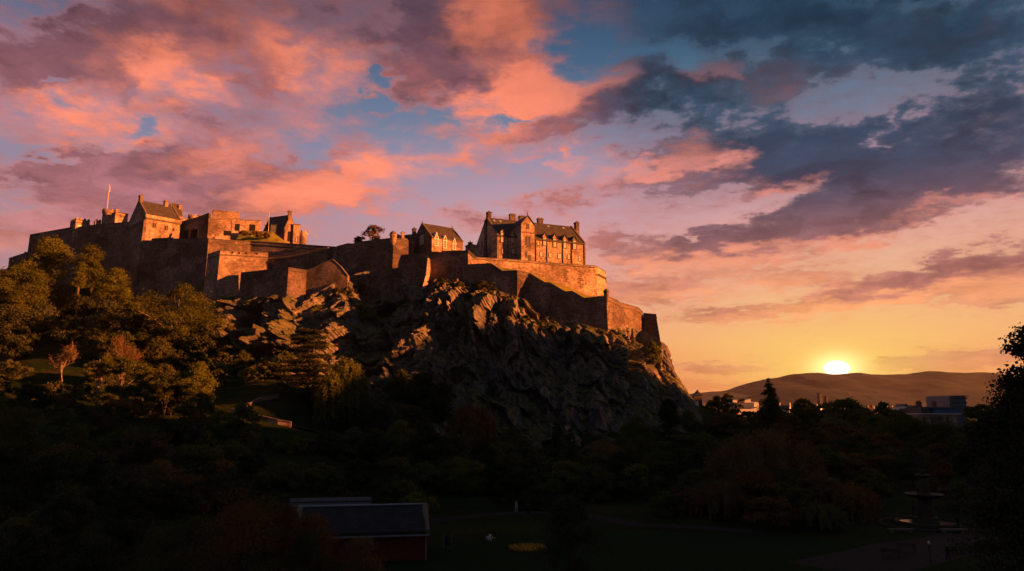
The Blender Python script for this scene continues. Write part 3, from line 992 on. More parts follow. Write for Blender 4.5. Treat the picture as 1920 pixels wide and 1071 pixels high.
def gabled(t, A, u, w, L, Wd, zb, ze, zr, mat, roofmat, skew=.35, over=.35, hip=False):
    """gabled house: A near corner (plan), u along the eaves, w away; walls from zb to ze, ridge at zr. Returns the roof object."""
    A = Vector((A[0], A[1], 0)); Z = lambda z: Vector((0, 0, z))
    mb = MB()
    q = [A, A + u * L, A + u * L + w * Wd, A + w * Wd]
    mid0, mid1 = A + w * Wd / 2, A + u * L + w * Wd / 2
    n = len(mb.v)
    mb.add([q[0] + Z(zb), q[1] + Z(zb), q[2] + Z(zb), q[3] + Z(zb), q[0] + Z(ze), q[1] + Z(ze), q[2] + Z(ze), q[3] + Z(ze), mid0 + Z(zr), mid1 + Z(zr)],
           [(0, 1, 5, 4), (2, 3, 7, 6), (3, 0, 4, 8, 7), (1, 2, 6, 9, 5), (0, 3, 2, 1)])
    mb.build('walls', M[mat], t)
    # roof slabs between the gable skews
    rb = MB(); sl = (zr - ze) / (Wd / 2)
    th = .28
    for s in (0, 1):
        e0 = (A - w * over) if s == 0 else (A + w * (Wd + over))
        ez = ze - sl * over
        a0, a1 = e0 + u * .3 + Z(ez + .05), e0 + u * (L - .3) + Z(ez + .05)
        r0, r1 = mid0 + u * .3 + Z(zr + .05), mid1 - u * .3 + Z(zr + .05)
        rb.add([a0, a1, r1, r0, a0 + Z(th), a1 + Z(th), r1 + Z(th), r0 + Z(th)], [(0, 3, 2, 1), (4, 5, 6, 7), (0, 1, 5, 4), (1, 2, 6, 5), (2, 3, 7, 6), (3, 0, 4, 7)])
    roof = rb.build('roof', M[roofmat], t)
    if skew:
        for base_, s in ((A - u * .06, 1), (A + u * (L - .44), 1)):
            sb = MB()
            p = [base_ - w * .2 + Z(ze - .2), base_ + w * Wd / 2 + Z(zr - .2), base_ + w * (Wd + .2) + Z(ze - .2),
                 base_ + w * (Wd + .2) + Z(ze + skew), base_ + w * Wd / 2 + Z(zr + skew + .25), base_ - w * .2 + Z(ze + skew)]
            sb.prism(p, u * .5)
            sb.build('gable_coping', M['trim'] if mat != 'dark_stone' else M['cope'], t)
    return roof


def zat(px, py, p):
    """height at which pixel row py meets the vertical through p"""
    x, y, z = ray(px, py)
    return CAMZ + z / y * p[1]


# ------------------------------------------------------------------ castle: curtain walls and batteries
# far west end
c0 = P(240, 417, 308)
pB0 = go(c0, dirv(-22), 56, 441)
tB = [pB0, go(c0, dirv(-22), 95, 434), go(c0, dirv(-22), 131, 427.5), go(c0, dirv(-22), 134, 428), go(c0, dirv(-22), 190, 421), c0]
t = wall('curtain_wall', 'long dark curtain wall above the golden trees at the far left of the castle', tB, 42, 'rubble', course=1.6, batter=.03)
# corbels under its parapet
cb = MB()
dB = dirv(-22); oB = Vector((dB.y, -dB.x, 0))
for i in range(34):
    p = pB0 + (c0 - pB0) * ((i + .3) / 34) - Vector((0, 0, 2.35))
    cb.box(p - oB * .1, dB * .35, oB * .42, (0, 0, .5))
cb.build('corbel', M['cope'], t)
openings(t, c0, dB, [(213, 462, 472, 18), (223, 470, 500, 14)], 'opening_shade', 'gun_port', proud=.05)
pA = go(pB0, dirv(-22), 54, 474)
wall('low_wall', 'low dark wall stepping down past the leftmost castle corner', [go(pA, dirv(-20), 17, 485), go(pA, dirv(-20), 46, 475.5), go(pA, dirv(-20), 47, 473), pA], 12, 'rubble', course=0, batter=.02)

# palace tower base and the wall right of it
corner = P(391, 448, 280)
pal = go(corner, dirv(-18), 268, 452)
tC = [go(pal, WD, 262, 446), pal + Vector((0, 0, 0)), go(corner, dirv(-18), 284, 452), go(corner, dirv(-18), 285, 448.5), go(corner, dirv(-18), 325, 446.5), go(corner, dirv(-18), 326, 449), go(corner, dirv(-18), 345, 448),
      corner, go(corner, UD, 480, 455)]
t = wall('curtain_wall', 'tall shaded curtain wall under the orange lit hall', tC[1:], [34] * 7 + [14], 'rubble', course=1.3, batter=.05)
openings(t, corner, dirv(-18), [(352, 431, 446, 4), (366, 430, 447, 10)], 'opening_shade', proud=.1)

# terrace line running from the lit battery to the middle
r0 = go(corner, UD, 390, 448)
tK = [r0 + UD * .05 - WD * 0 + Vector((0, 0, -.4)), go(r0, UD, 470, 453)]
e0 = tK[-1]
tK2 = [e0, go(e0, dirv(-8), 500, 455), go(e0, dirv(-8), 535, 457), go(e0, dirv(-8), 580, 460.5), go(e0, dirv(-8), 632, 464)]
wall('terrace_wall', 'low terrace wall with coping below the grassy mound', tK2, [9, 9, 10, 10, 10], 'rubble', course=.9, batter=.02)

# lit block above it
bl = go(corner + WD * 19, UD, 391, 412)
t = wall('battery_block', 'sunlit square battery block with a raised set-back top', [go(bl, dirv(-28), 372, 405), bl, go(bl, UD, 450, 411), go(bl, UD, 451, 413), go(bl, UD, 490, 414.5)], 12, 'ashlar', course=0, batter=.0, thick=5, cat='fortification')
openings(t, bl, UD, [(426.5, 433, 442, 14), (445, 420, 433, 9), (473, 421, 433, 11)], 'opening_shade', 'embrasure', proud=.06)
b2 = go(bl + WD * 2.0, UD, 400, 395)
wl = MB()
L2 = (go(b2, UD, 450, 397) - b2); L2.z = 0
wl.box(b2 - Vector((0, 0, 5)), UD * L2.length, WD * 6, (0, 0, 5))
wl.box(b2 - UD * .2 - WD * .2 + Vector((0, 0, 0.003)), UD * (L2.length + .4), WD * 6.4, (0, 0, .35))
wl.build('upper_block', M['ashlar'], t)

# wall that climbs from the hall to the block
i0 = go(bl, dirv(-22), 338, 417)
t = wall('inner_wall', 'dark inner wall with doorways rising towards the square block', [i0, go(i0, dirv(-22), 372, 408), go(i0, dirv(-22), 392, 400)], 12, 'rubble', course=0, batter=0, cope=True)
openings(t, i0, dirv(-22), [(362, 431, 446, 8), (348, 433, 446, 6)], 'opening_shade', 'doorway_or_lit_patch', proud=.08)

# great square bastion
bs = P(413, 470, 264)
tL = [go(bs, dirv(-35), 390, 478), bs, go(bs, UD, 503, 475)]
t = wall('bastion', 'tall square bastion with a broad sunlit face on the crag', tL, [22, 22, 14], 'ashlar', course=1.4, batter=.06, thick=2, cat='fortification')
openings(t, bs - UD.cross(Vector((0, 0, 1))) * 0, UD, [(436, 472.5, 475.5, 4), (448, 473, 476, 4), (461, 473.6, 476.6, 4), (481, 474.5, 477.5, 4)], 'opening_shade', 'gun_loop', proud=.12)
# lower bastion in front
ls = P(541, 502.5, 254)
tM = [go(ls, DD, 452, 512.5), ls, go(ls, UD, 575, 508)]
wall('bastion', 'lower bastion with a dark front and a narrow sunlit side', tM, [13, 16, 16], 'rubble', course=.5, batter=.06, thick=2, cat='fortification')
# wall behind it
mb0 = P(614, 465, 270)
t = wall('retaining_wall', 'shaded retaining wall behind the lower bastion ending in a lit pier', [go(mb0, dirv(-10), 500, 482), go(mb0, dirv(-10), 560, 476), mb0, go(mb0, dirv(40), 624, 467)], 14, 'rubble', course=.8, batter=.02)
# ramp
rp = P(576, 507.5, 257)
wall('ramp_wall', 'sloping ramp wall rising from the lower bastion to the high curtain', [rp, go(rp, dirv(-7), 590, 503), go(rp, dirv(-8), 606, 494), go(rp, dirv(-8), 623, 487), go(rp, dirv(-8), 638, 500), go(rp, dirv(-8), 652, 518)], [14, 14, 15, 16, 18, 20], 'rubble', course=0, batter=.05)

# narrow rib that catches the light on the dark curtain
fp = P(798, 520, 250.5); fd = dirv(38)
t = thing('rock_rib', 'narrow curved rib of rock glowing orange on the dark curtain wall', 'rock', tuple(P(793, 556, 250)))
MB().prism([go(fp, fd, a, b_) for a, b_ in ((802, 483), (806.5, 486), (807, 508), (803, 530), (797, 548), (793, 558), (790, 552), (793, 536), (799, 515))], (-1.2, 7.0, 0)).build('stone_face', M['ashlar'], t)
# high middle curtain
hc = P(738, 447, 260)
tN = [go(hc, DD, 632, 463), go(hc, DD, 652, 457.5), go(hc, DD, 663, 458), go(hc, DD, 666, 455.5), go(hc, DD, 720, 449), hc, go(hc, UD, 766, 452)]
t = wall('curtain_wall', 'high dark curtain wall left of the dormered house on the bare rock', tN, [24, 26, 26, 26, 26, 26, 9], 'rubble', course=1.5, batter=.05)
tw = thing('bartizan', 'round stone bartizan on the corner of the high middle curtain wall', 'turret', tuple(hc - Vector((0, 0, 2))))
mb = MB()
zc = hc.z
mb.lathe((hc.x - .2, hc.y + .2, 0), [(.5, zc - 2.6), (1.15, zc - 1.4), (1.2, zc + .9), (1.35, zc + 1.0), (1.35, zc + 1.3)], 14)
mb.build('drum', M['ashlar'], tw)
mb = MB(); mb.lathe((hc.x - .2, hc.y + .2, 0), [(1.4, zc + 1.303), (1.25, zc + 1.8), (.7, zc + 2.5), (.12, zc + 2.75)], 14); mb.build('cap', M['cope'], tw)
# stepped bits on the lit return
p = go(hc, UD, 756, 449)
t = thing('chimney_stack', 'small squat chimney on the lit return of the middle curtain', 'chimney', tuple(p))
chimney(t, p + WD * .9, UD, 1.0, 1.0, p.z - 1.5, zat(756, 436.5, p), 'ashlar', 1, 'stack')
p = go(hc, UD, 742, 445)
t = wall('stepped_wall', 'stepped sunlit wall beside the round bartizan', [go(hc + WD * 1.8, UD, 744, 440), go(hc + WD * 1.8, UD, 752, 443), go(hc + WD * 1.8, UD, 753, 447), go(hc + WD * 1.8, UD, 764, 449)], 9, 'ashlar', course=0, batter=0, thick=.8)

# curtain below the dormered house
oc = P(868, 472.5, 255)
tO = [go(oc, dirv(-15), 746, 480), go(oc, dirv(-15), 800, 475.5), go(oc, dirv(-15), 808, 474.5), go(oc, dirv(-15), 809, 473.2), go(oc, dirv(-15), 828, 474.2), go(oc, dirv(-15), 829, 472), go(oc, dirv(-15), 868, 471.5), go(oc, dirv(-15), 877, 470)]
wall('curtain_wall', 'dark curtain wall below the house with three pointed dormers', tO, [13, 13, 13, 13, 13, 13, 13, 13], 'rubble', course=0, batter=.04)

# great terrace wall below the hospital block
sc0 = go(oc, dirv(-15), 877.5, 470)
tS = [sc0, go(sc0, dirv(21), 884, 476), go(sc0, dirv(21), 893, 483.5), go(sc0, dirv(21), 960, 487.5), go(sc0, dirv(21), 1040, 494), go(sc0, dirv(21), 1116, 499.5)]
sE = tS[-1]
t = wall('terrace_wall', 'long sunlit terrace wall running below the tall gabled block', tS, [6, 6.5, 7, 9, 12, 15], 'pale_stone', course=.3, batter=.05, thick=1.2)
# dark ladder stains of iron and weed are quoin stones
for px, y0, y1 in ((1058, 507, 531), (1086, 509, 545)):
    qb = MB(); k = 0
    yy = y0
    d21 = dirv(21); ou = Vector((d21.y, -d21.x, 0))
    while yy < y1:
        p = go(sc0, d21, px + (1.2 if k % 2 else -1.2), yy)
        hh = (sE.z - p.z)
        qb.box(p + ou * (.05 * hh - .2), d21 * (1.4 if k % 3 else .8), ou * .32, (0, 0, .38))
        yy += 3.6; k += 1
    qb.build('toothing_stone', M['cope'], t)
tR = [sE, go(sE, dirv(35), 1118, 500), go(sE, dirv(35), 1120, 501.5), go(sE, dirv(52), 1134, 509), go(sE, dirv(62), 1135.5, 514)]
t = wall('terrace_bastion', 'sunlit angled end bastion of the terrace with a corbelled parapet', tR, [15, 15, 15, 15, 15], 'pale_stone', course=2.9, batter=.05, thick=1.2, cat='fortification')
cb = MB()
for i in range(9):
    p = tR[2] + (tR[3] - tR[2]) * ((i + .5) / 9); d_ = (tR[3] - tR[2]).normalized(); d_.z = 0; ou = Vector((d_.y, -d_.x, 0)).normalized()
    cb.box(p + ou * .1 - Vector((0, 0, 3.1)), d_ * .4, ou * .5, (0, 0, .7))
cb.build('corbel', M['cope'], t)

# grass strip between terrace and lower wall
m, g, b, o = new_mat('terrace_grass')
pos = g.n('ShaderNodeNewGeometry').outputs['Position']
g.set(b.inputs['Base Color'], g.ramp(g.noise(pos, .9, 6, .7), [(.3, (.12, .11, .012)), (.5, (.22, .185, .02)), (.7, (.32, .25, .03))]))
bp = g.n('ShaderNodeBump'); bp.inputs['Distance'].default_value = .3; g.set(bp.inputs['Height'], g.noise(pos, 4, 3)); g.set(b.inputs['Normal'], bp.outputs[0])
M['tgrass'] = m

# lower zigzag wall
u1 = P(970, 508.5, 243)
tU = [go(u1, DD, 868, 497.5), go(u1, DD, 921, 495), go(u1, DD, 922, 496), go(u1, DD, 943, 509.5), go(u1, DD, 968, 508.2), u1, go(u1, UD, 990, 513)]
wall('zigzag_wall', 'shaded lower wall with a sloping step and a bright lit end face', tU, [11, 12, 12, 12, 14, 15, 15], 'rubble', course=1.0, batter=.05, thick=1.2)
u2 = go(u1, UD, 990, 513) - Vector((0, 0, .0))
tV = [u2 + Vector((.3, .3, .1)), go(u2, DD, 1022, 531), go(u2, DD, 1030, 530.5), go(u2, DD, 1060, 548), go(u2, DD, 1073, 547), go(u2, DD, 1095, 560), go(u2, DD, 1112, 559), go(u2, DD, 1137, 556)]
v1 = tV[-1]
tV2 = tV + [go(v1, dirv(50), 1158, 564), go(v1, dirv(50), 1159, 567), go(v1, dirv(50), 1196, 577.5), go(v1, dirv(50), 1205, 586)]
wall('outer_wall', 'long outer wall descending to the corner watch turret at the edge of the cliff', tV2, [12, 13, 13, 13, 13, 14, 14, 17, 14, 14, 12, 12], 'rubble', course=1.0, batter=.07, thick=1.2)
tw = thing('sentry_turret', 'small dark sentry turret on the corner of the lowest outer wall', 'turret', tuple(v1 - Vector((0, 0, 1))))
mb = MB(); zc = v1.z
mb.lathe((v1.x, v1.y, 0), [(.3, zc - 2.4), (.85, zc - 1.2), (.85, zc + 1.3), (1.0, zc + 1.4), (1.0, zc + 1.6)], 12); mb.build('drum', M['rubble'], tw)
mb = MB(); mb.lathe((v1.x, v1.y, 0), [(1.05, zc + 1.603), (.8, zc + 2.1), (.12, zc + 2.5)], 12); mb.build('cap', M['cope'], tw)
w0 = go(v1, dirv(50), 1205, 588)
wall('end_bastion', 'dark battered end bastion at the right tip of the castle', [w0 + dirv(50) * .4, go(w0, dirv(-28), 1230, 590.5), go(w0, dirv(-28), 1230, 590.5) + dirv(80) * 7], 11.5, 'dark_stone', course=.6, batter=.13, thick=2, cat='fortification')

# grass bank: sheet between the foot of the terrace wall and the lower walls
foot = [go(sc0, dirv(21), px, py) + Vector((.30, -.8, 0)) * .5 for px, py in ((910, 494), (925, 499), (960, 505), (992, 512), (1021, 523), (1053, 534.5), (1075, 542), (1102, 555), (1118, 559))]
foot.append(go(tR[3], dirv(52), 1137, 552))
low = [q_ + Vector((0, 1.0, -.12)) for q_ in (tU[1], tU[2], tU[3], tU[5], tV[0], tV[1], tV[2], tV[3], tV[4], tV[5], tV[6])]
N = 60
fa = resample(foot, N)[0]; la = resample(low, N)[0]
Xg = np.zeros((14, N, 3))
for j in range(14):
    Xg[j] = la * (1 - j / 13) + fa * (j / 13)
    for i in range(N):
        Xg[j, i, 2] += .22 * mnoise.noise(Vector(Xg[j, i]) * .5) + .25 * math.sin(math.pi * j / 13)
tag(grid_obj('grass_bank', Xg[..., 0], Xg[..., 1], Xg[..., 2], M['tgrass']), kind='structure')
# mound beside the lit battery
fm = [go(e0, dirv(-8), 440, 452), go(e0, dirv(-8), 470, 453), go(e0, dirv(-8), 500, 455.5), go(e0, dirv(-8), 538, 458)]
bk = [go(e0 + WD * 9, dirv(-8), 450, 431), go(e0 + WD * 9, dirv(-8), 472, 431), go(e0 + WD * 9, dirv(-8), 508, 432.5), go(e0 + WD * 9, dirv(-8), 540, 455)]
fa = resample(fm, 40)[0]; la = resample(bk, 40)[0]
Xg = np.zeros((12, 40, 3))
for j in range(12):
    Xg[j] = fa * (1 - j / 11) + la * (j / 11)
    Xg[j, :, 1] += .8
    for i in range(40):
        Xg[j, i, 2] += .5 * mnoise.noise(Vector(Xg[j, i]) * .35) * math.sin(math.pi * j / 11) - .2
tag(grid_obj('grassy_mound', Xg[..., 0], Xg[..., 1], Xg[..., 2], M['tgrass']), kind='structure')

# ------------------------------------------------------------------ castle: buildings
# tall gabled block on the terrace
A = P(932, 487, 267)
Bp = go(A, UD, 1098, 497)
LH = Vector((Bp.x - A.x, Bp.y - A.y, 0)).length
C_ = go(A, WD, 893, 482)
WH = Vector((C_.x - A.x, C_.y - A.y, 0)).length
zb = A.z - 2.5
zE = zat(932, 441, A)
mid = A + WD * WH / 2
zR = zat(915, 409.5, mid)
H = thing('gabled_block', 'tall sunlit stone block with many chimneys and a gabled stair tower on the terrace', 'building', (A.x, A.y, zb))
roofH = gabled(H, A, UD, WD, LH, WH, zb, zE, zR, 'pale_stone', 'slate', skew=.45)
# left gable: a skin course on the shaded end stays the same stone; add buttress flue
fl = MB(); c = A + WD * (WH * .52) - UD * .45
fl.box(Vector((c.x, c.y, zb)) - WD * 1.6, WD * 3.2, UD * .6, (0, 0, (zE - zb) * .62)); fl.box(Vector((c.x, c.y, zb + (zE - zb) * .62 + .003)) - WD * .9, WD * 1.8, UD * .6, (0, 0, zR - zb - (zE - zb) * .62 - .6)); fl.build('flue', M['dark_stone'], H)
openings(H, A, UD, [(940.5, 435.5, 454, 5)], 'pane', frame='trim') if False else None


def dormer(px, py_top, py_bot, wpx, apex):
    a = go(A, UD, px - wpx / 2, py_bot); b_ = go(A, UD, px + wpx / 2, py_bot)
    w_ = Vector((b_.x - a.x, b_.y - a.y, 0)).length + .7
    c_ = go(A, UD, px, py_bot)
    zt = go(A, UD, px, py_top).z + .25; za = go(A, UD, px, apex).z
    s0 = Vector((c_.x, c_.y, 0)) - UD * w_ / 2 - Vector((WD.x, WD.y, 0)) * .12
    mb = MB()
    z0 = zE - .9
    pts = [s0 + Vector((0, 0, z0)), s0 + UD * w_ + Vector((0, 0, z0)), s0 + UD * w_ + Vector((0, 0, zt)), s0 + UD * w_ / 2 + Vector((0, 0, za)), s0 + Vector((0, 0, zt))]
    mb.prism(pts, WD * 3.2)
    dm = mb.build('dormer', M['pale_stone'], H)
    rb = MB(); tv = Vector((0, 0, .2))
    for s in (0, 1):
        e_ = s0 + (UD * (w_ + .25) if s else -UD * .25) + Vector((0, 0, zt - .22)) - WD * .25; r_ = s0 + UD * w_ / 2 + Vector((0, 0, za + .02)) - WD * .25
        rb.add([e_, r_, r_ + WD * 3.7, e_ + WD * 3.7, e_ + tv, r_ + tv, r_ + WD * 3.7 + tv, e_ + WD * 3.7 + tv], [(0, 1, 2, 3), (7, 6, 5, 4), (0, 4, 5, 1), (1, 5, 6, 2), (2, 6, 7, 3), (3, 7, 4, 0)])
    rb.build('dormer_roof', M['slate'], dm)
    out = Vector((UD.y, -UD.x, 0))
    openings(H, A + out * .12, UD, [(px, py_top, py_bot, wpx)], 'pane', frame='trim')


for px, a_, b_, w_, ap in ((942, 437, 454, 5.0, 431), (960.5, 440, 455, 5.2, 432), (1021.5, 446, 460, 5, 437), (1040.5, 448, 463, 5, 438.5), (1059.5, 450, 465, 5, 440.5), (1077.5, 452, 467, 5, 443)):
    dormer(px, a_, b_, w_, ap)
openings(H, A, UD, [(943, 467, 475.5, 4), (962, 467.5, 476, 5), (1009.5, 455, 459.5, 3.2), (1015, 473, 481, 4.6), (1032, 475, 483, 5), (1049.5, 476.5, 484.5, 6), (1066.5, 478, 486, 4), (1087, 480, 489.5, 4)], 'pane', frame='trim')
openings(H, go(A, WD, 913, 460), WD * -1, [(905, 470, 482, 3), (921, 444, 452, 3), (904, 455, 461, 2.5), (922, 464, 470, 3)], 'pane_dark', frame='trim')
# down pipes
out = Vector((UD.y, -UD.x, 0))
for px in (952, 1004.5, 1025.5, 1055, 1071.5, 1095):
    p = go(A, UD, px, 470)
    MB().tube([Vector((p.x, p.y, zb + .3)) + out * .16, Vector((p.x, p.y, zE - .1)) + out * .16], .13, 6).build('drainpipe', M['lead'], H)
# gutter
gb_ = MB(); gb_.box(Vector((A.x, A.y, zE - .45)) + out * .28 + UD * .4, UD * (LH - .8), out * .22, (0, 0, .2)); gb_.build('gutter', M['lead'], H)
# quoins on the near corner
qb = MB(); qb2 = MB()
for i in range(26):
    z = zb + .3 + i * (zE - zb) / 26
    l = .9 if i % 2 else .5
    qb.box(Vector((A.x, A.y, z)) + out * .05 - UD * .05, UD * l, WD * .5, (0, 0, .32))
    e_ = Vector((A.x, A.y, z)) + UD * (LH - l + .05) + out * .05
    qb2.box(e_, UD * l, WD * .5, (0, 0, .32))
qb.build('quoin', M['trim'], H); qb2.build('quoin', M['trim'], H)
# stair tower
ta = go(A, UD, 979, 488); tb = go(A, UD, 1003, 489)
tb_l = Vector((tb.x - ta.x, tb.y - ta.y, 0)).length
TA = Vector((ta.x, ta.y, 0)) + out * 4.2
TA = Vector((go(TA + Vector((0, 0, A.z)), UD, 977.5, 470).x, go(TA + Vector((0, 0, A.z)), UD, 977.5, 470).y, 0))
tbp = go(TA + Vector((0, 0, A.z)), UD, 1002.5, 470); tw_ = Vector((tbp.x - TA.x, tbp.y - TA.y, 0)).length
zte = zat(990, 419, TA); zta = zat(990, 403.5, TA)
mb = MB()
Zv = lambda z: Vector((0, 0, z))
mb.prism([TA + Zv(zb), TA + UD * tw_ + Zv(zb), TA + UD * tw_ + Zv(zte), TA + UD * tw_ / 2 + Zv(zta), TA + Zv(zte)], WD * (4.2 + WH / 2))
tow = mb.build('stair_tower', M['pale_stone'], H)
rb = MB()
tv = Vector((0, 0, .22))
for s in (0, 1):
    e_ = TA + (UD * (tw_ + .3) if s else -UD * .3) + Zv(zte - .4) - WD * .3; r_ = TA + UD * tw_ / 2 + Zv(zta + .03) - WD * .3
    ln = WD * (4.5 + WH / 2)
    rb.add([e_, r_, r_ + ln, e_ + ln, e_ + tv, r_ + tv, r_ + ln + tv, e_ + ln + tv], [(0, 1, 2, 3), (7, 6, 5, 4), (0, 4, 5, 1), (1, 5, 6, 2), (2, 6, 7, 3), (3, 7, 4, 0)])
rb.build('tower_roof', M['slate_blue'], tow)
mb = MB(); q = TA + UD * tw_ / 2 + WD * .2; mb.lathe((q.x, q.y, 0), [(.22, zta), (.16, zta + .7), (.26, zta + .85), (.05, zta + 1.7)], 8); mb.build('finial', M['trim'], tow)
# corbelled upper stage: shoulder courses
mb = MB(); z_ = zat(990, 436, TA); mb.box(TA - UD * .22 - WD * .22 + Zv(z_), UD * (tw_ + .44), WD * .5, (0, 0, .35)); mb.build('corbel_course', M['trim'], tow)
openings(H, TA + Zv(A.z), UD, [(989.5, 420.5, 428.5, 3.2), (987, 444, 459, 2.4), (991.5, 444, 463, 3.6), (987, 473, 482, 2), (993, 479, 490, 2.6)], 'pane_dark', frame='trim')
# chimneys
for px, py, wd, back, n in ((917, 397, 2.0, .5, 3), (960.5, 401, 2.2, .55, 3), (978, 404.5, 2.3, .95, 3), (1012.5, 409, 2.2, .55, 3), (1081, 416, 2.0, .5, 3)):
    base_p = A + WD * WH * back
    q = go(Vector((base_p.x, base_p.y, A.z)), UD, px, py + 3)
    if px == 917: q = Vector((mid.x, mid.y, q.z)) + UD * .9
    chimney(roofH, q, UD if px not in (1081, 917) else WD, wd, 1.4, zR - 4.5 if back < .9 else zR - 7, q.z - .0, 'dark_stone', n)
# skylights
slp = (zR - zE) / (WH / 2)
nrm = Vector((WD.x * -slp, WD.y * -slp, 1)).normalized(); upv = (WD + Vector((0, 0, slp))).normalized()
for s in (.055, .125, .52, .68, .86):
    q = Vector((A.x, A.y, 0)) + UD * (LH * s) + WD * (WH * .40) + Zv(zE + slp * WH * .40 + .05 + .28)
    MB().box(q + nrm * .04, UD * .8, upv * 1.0, nrm * .10).build('skylight', M['pane_pale'], roofH)

# little lit lean-to behind on the left
p0 = P(881, 470, 272)
t = thing('outbuilding', 'small sunlit outbuilding between the dormered house and the tall block', 'building', (p0.x, p0.y, p0.z - 3))
mb = MB(); q = go(p0, UD, 893, 468); LL = Vector((q.x - p0.x, q.y - p0.y, 0)).length
ztop = zat(884, 457.5, p0)
mb.prism([Vector((p0.x, p0.y, p0.z - 4)), Vector((p0.x, p0.y, p0.z - 4)) + UD * (LL + 1), Vector((p0.x, p0.y, ztop - .6)) + UD * (LL + 1), Vector((p0.x, p0.y, ztop))], WD * 5); mb.build('walls', M['pale_stone'], t)
mb = MB(); mb.prism([Vector((p0.x, p0.y, ztop + .004)) - UD * .2 - WD * .2, Vector((p0.x, p0.y, ztop + .2)) - UD * .2 - WD * .2, Vector((p0.x, p0.y, ztop - .4)) + UD * (LL + 1.2) - WD * .2, Vector((p0.x, p0.y, ztop - .596)) + UD * (LL + 1.2) - WD * .2], WD * 5.4); mb.build('roof', M['slate'], t)
chimney(t, p0 + UD * .5 + WD * 1.0, UD, 1.3, 1.0, p0.z - 2, zat(882, 455, p0), 'dark_stone', 1)

# house with three pointed dormers
A2 = P(809, 473, 262)
u2d = dirv(36); w2d = Vector((-u2d.y, u2d.x, 0))
C2 = go(A2, w2d, 772, 470); W2 = Vector((C2.x - A2.x, C2.y - A2.y, 0)).length
B2 = go(A2, u2d, 868, 469); L2h = Vector((B2.x - A2.x, B2.y - A2.y, 0)).length
zE2 = zat(808, 444.5, A2); mid2 = A2 + w2d * W2 / 2; zR2 = zat(791, 420, mid2)
D = thing('dormered_house', 'long low house with a dark gable and three pointed white dormers in the sun', 'building', (A2.x, A2.y, A2.z - 2))
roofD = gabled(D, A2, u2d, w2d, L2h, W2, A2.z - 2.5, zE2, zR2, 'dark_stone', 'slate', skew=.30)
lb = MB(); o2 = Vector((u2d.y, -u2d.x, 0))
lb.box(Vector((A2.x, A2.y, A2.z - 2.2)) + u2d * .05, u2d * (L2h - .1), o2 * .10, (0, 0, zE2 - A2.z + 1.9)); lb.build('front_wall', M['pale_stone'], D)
openings(D, A2, w2d * -1, [(791, 441.5, 459, 8)], 'pane_pale', frame='trim')
for px, y0, y1, w_, ap in ((818, 446, 460.5, 4.6, 435.5), (834, 450, 465, 4.6, 441), (851.5, 456, 467.5, 4.2, 446.5)):
    a = go(A2 + o2 * .1, u2d, px, y1); zt = go(A2 + o2 * .1, u2d, px, y0 + 2).z; za = go(A2 + o2 * .1, u2d, px, ap).z
    l_ = go(A2, u2d, px - w_ * .85, y1); r_ = go(A2, u2d, px + w_ * .85, y1); ww = Vector((r_.x - l_.x, r_.y - l_.y, 0)).length
    s0 = Vector((a.x, a.y, 0)) - u2d * ww / 2 + o2 * .12
    mb = MB(); z0 = A2.z - .5
    mb.prism([s0 + Zv(z0), s0 + u2d * ww + Zv(z0), s0 + u2d * ww + Zv(zt), s0 + u2d * ww / 2 + Zv(za), s0 + Zv(zt)], w2d * 4)
    dm = mb.build('dormer', M['white'] if False else M['pale_stone'], D)
    tb_ = MB()
    th = .28
    for s in (0, 1):
        e_ = s0 + (u2d * (ww + .1) if s else -u2d * .1) + Zv(zt - .1) + o2 * .14; rr = s0 + u2d * ww / 2 + Zv(za + .1) + o2 * .14
        dv = u2d * (-th if s else th)
        tb_.prism([e_, rr, rr - Zv(.42), e_ + dv], w2d * 4.2)
    tb_.build('bargeboard', M['white'], dm)
    openings(D, A2 + o2 * .24, u2d, [(px, y0 + 2, y1, w_)], 'pane_dark', frame='white', fw=.22)
chimney(roofD, go(A2 + w2d * W2, u2d, 773, 440) if False else A2 + w2d * (W2 + .6) + u2d * 1.2, w2d, 1.2, 1.2, zE2 - 4, zat(773, 429, A2 + w2d * W2), 'dark_stone', 2)
mb = MB(); q = mid2 + u2d * .2; mb.lathe((q.x, q.y, 0), [(.2, zR2 + .3), (.12, zR2 + 1.0), (.03, zR2 + 1.6)], 8); mb.build('finial', M['cope'], D)
mb = MB(); q = mid2 + u2d * (L2h - .3); mb.lathe((q.x, q.y, 0), [(.2, zR2 + .3), (.12, zR2 + 1.0), (.03, zR2 + 1.4)], 8); mb.build('finial', M['cope'], D)
# link block on its left
p0 = P(768, 472, 268)
t = thing('link_block', 'low dark flat-roofed block left of the dormered house', 'building', (p0.x, p0.y, p0.z - 2))
mb = MB(); zt = zat(760, 441, p0); q0 = go(p0, dirv(-24), 747, 472)
LL = Vector((p0.x - q0.x, p0.y - q0.y, 0)).length
mb.box(Vector((q0.x, q0.y, p0.z - 3)), dirv(-24) * (LL + 2), WD * 5, (0, 0, zt - p0.z + 3)); mb.build('walls', M['dark_stone'], t)
mb = MB(); mb.box(Vector((q0.x, q0.y, zt + .004)) - dirv(-24) * .2 - WD * .2, dirv(-24) * (LL + 2.4), WD * 5.4, (0, 0, .25)); mb.build('roof', M['slate'], t)

U3D = dirv(46); W3D = Vector((-U3D.y, U3D.x, 0)); o3 = Vector((U3D.y, -U3D.x, 0))
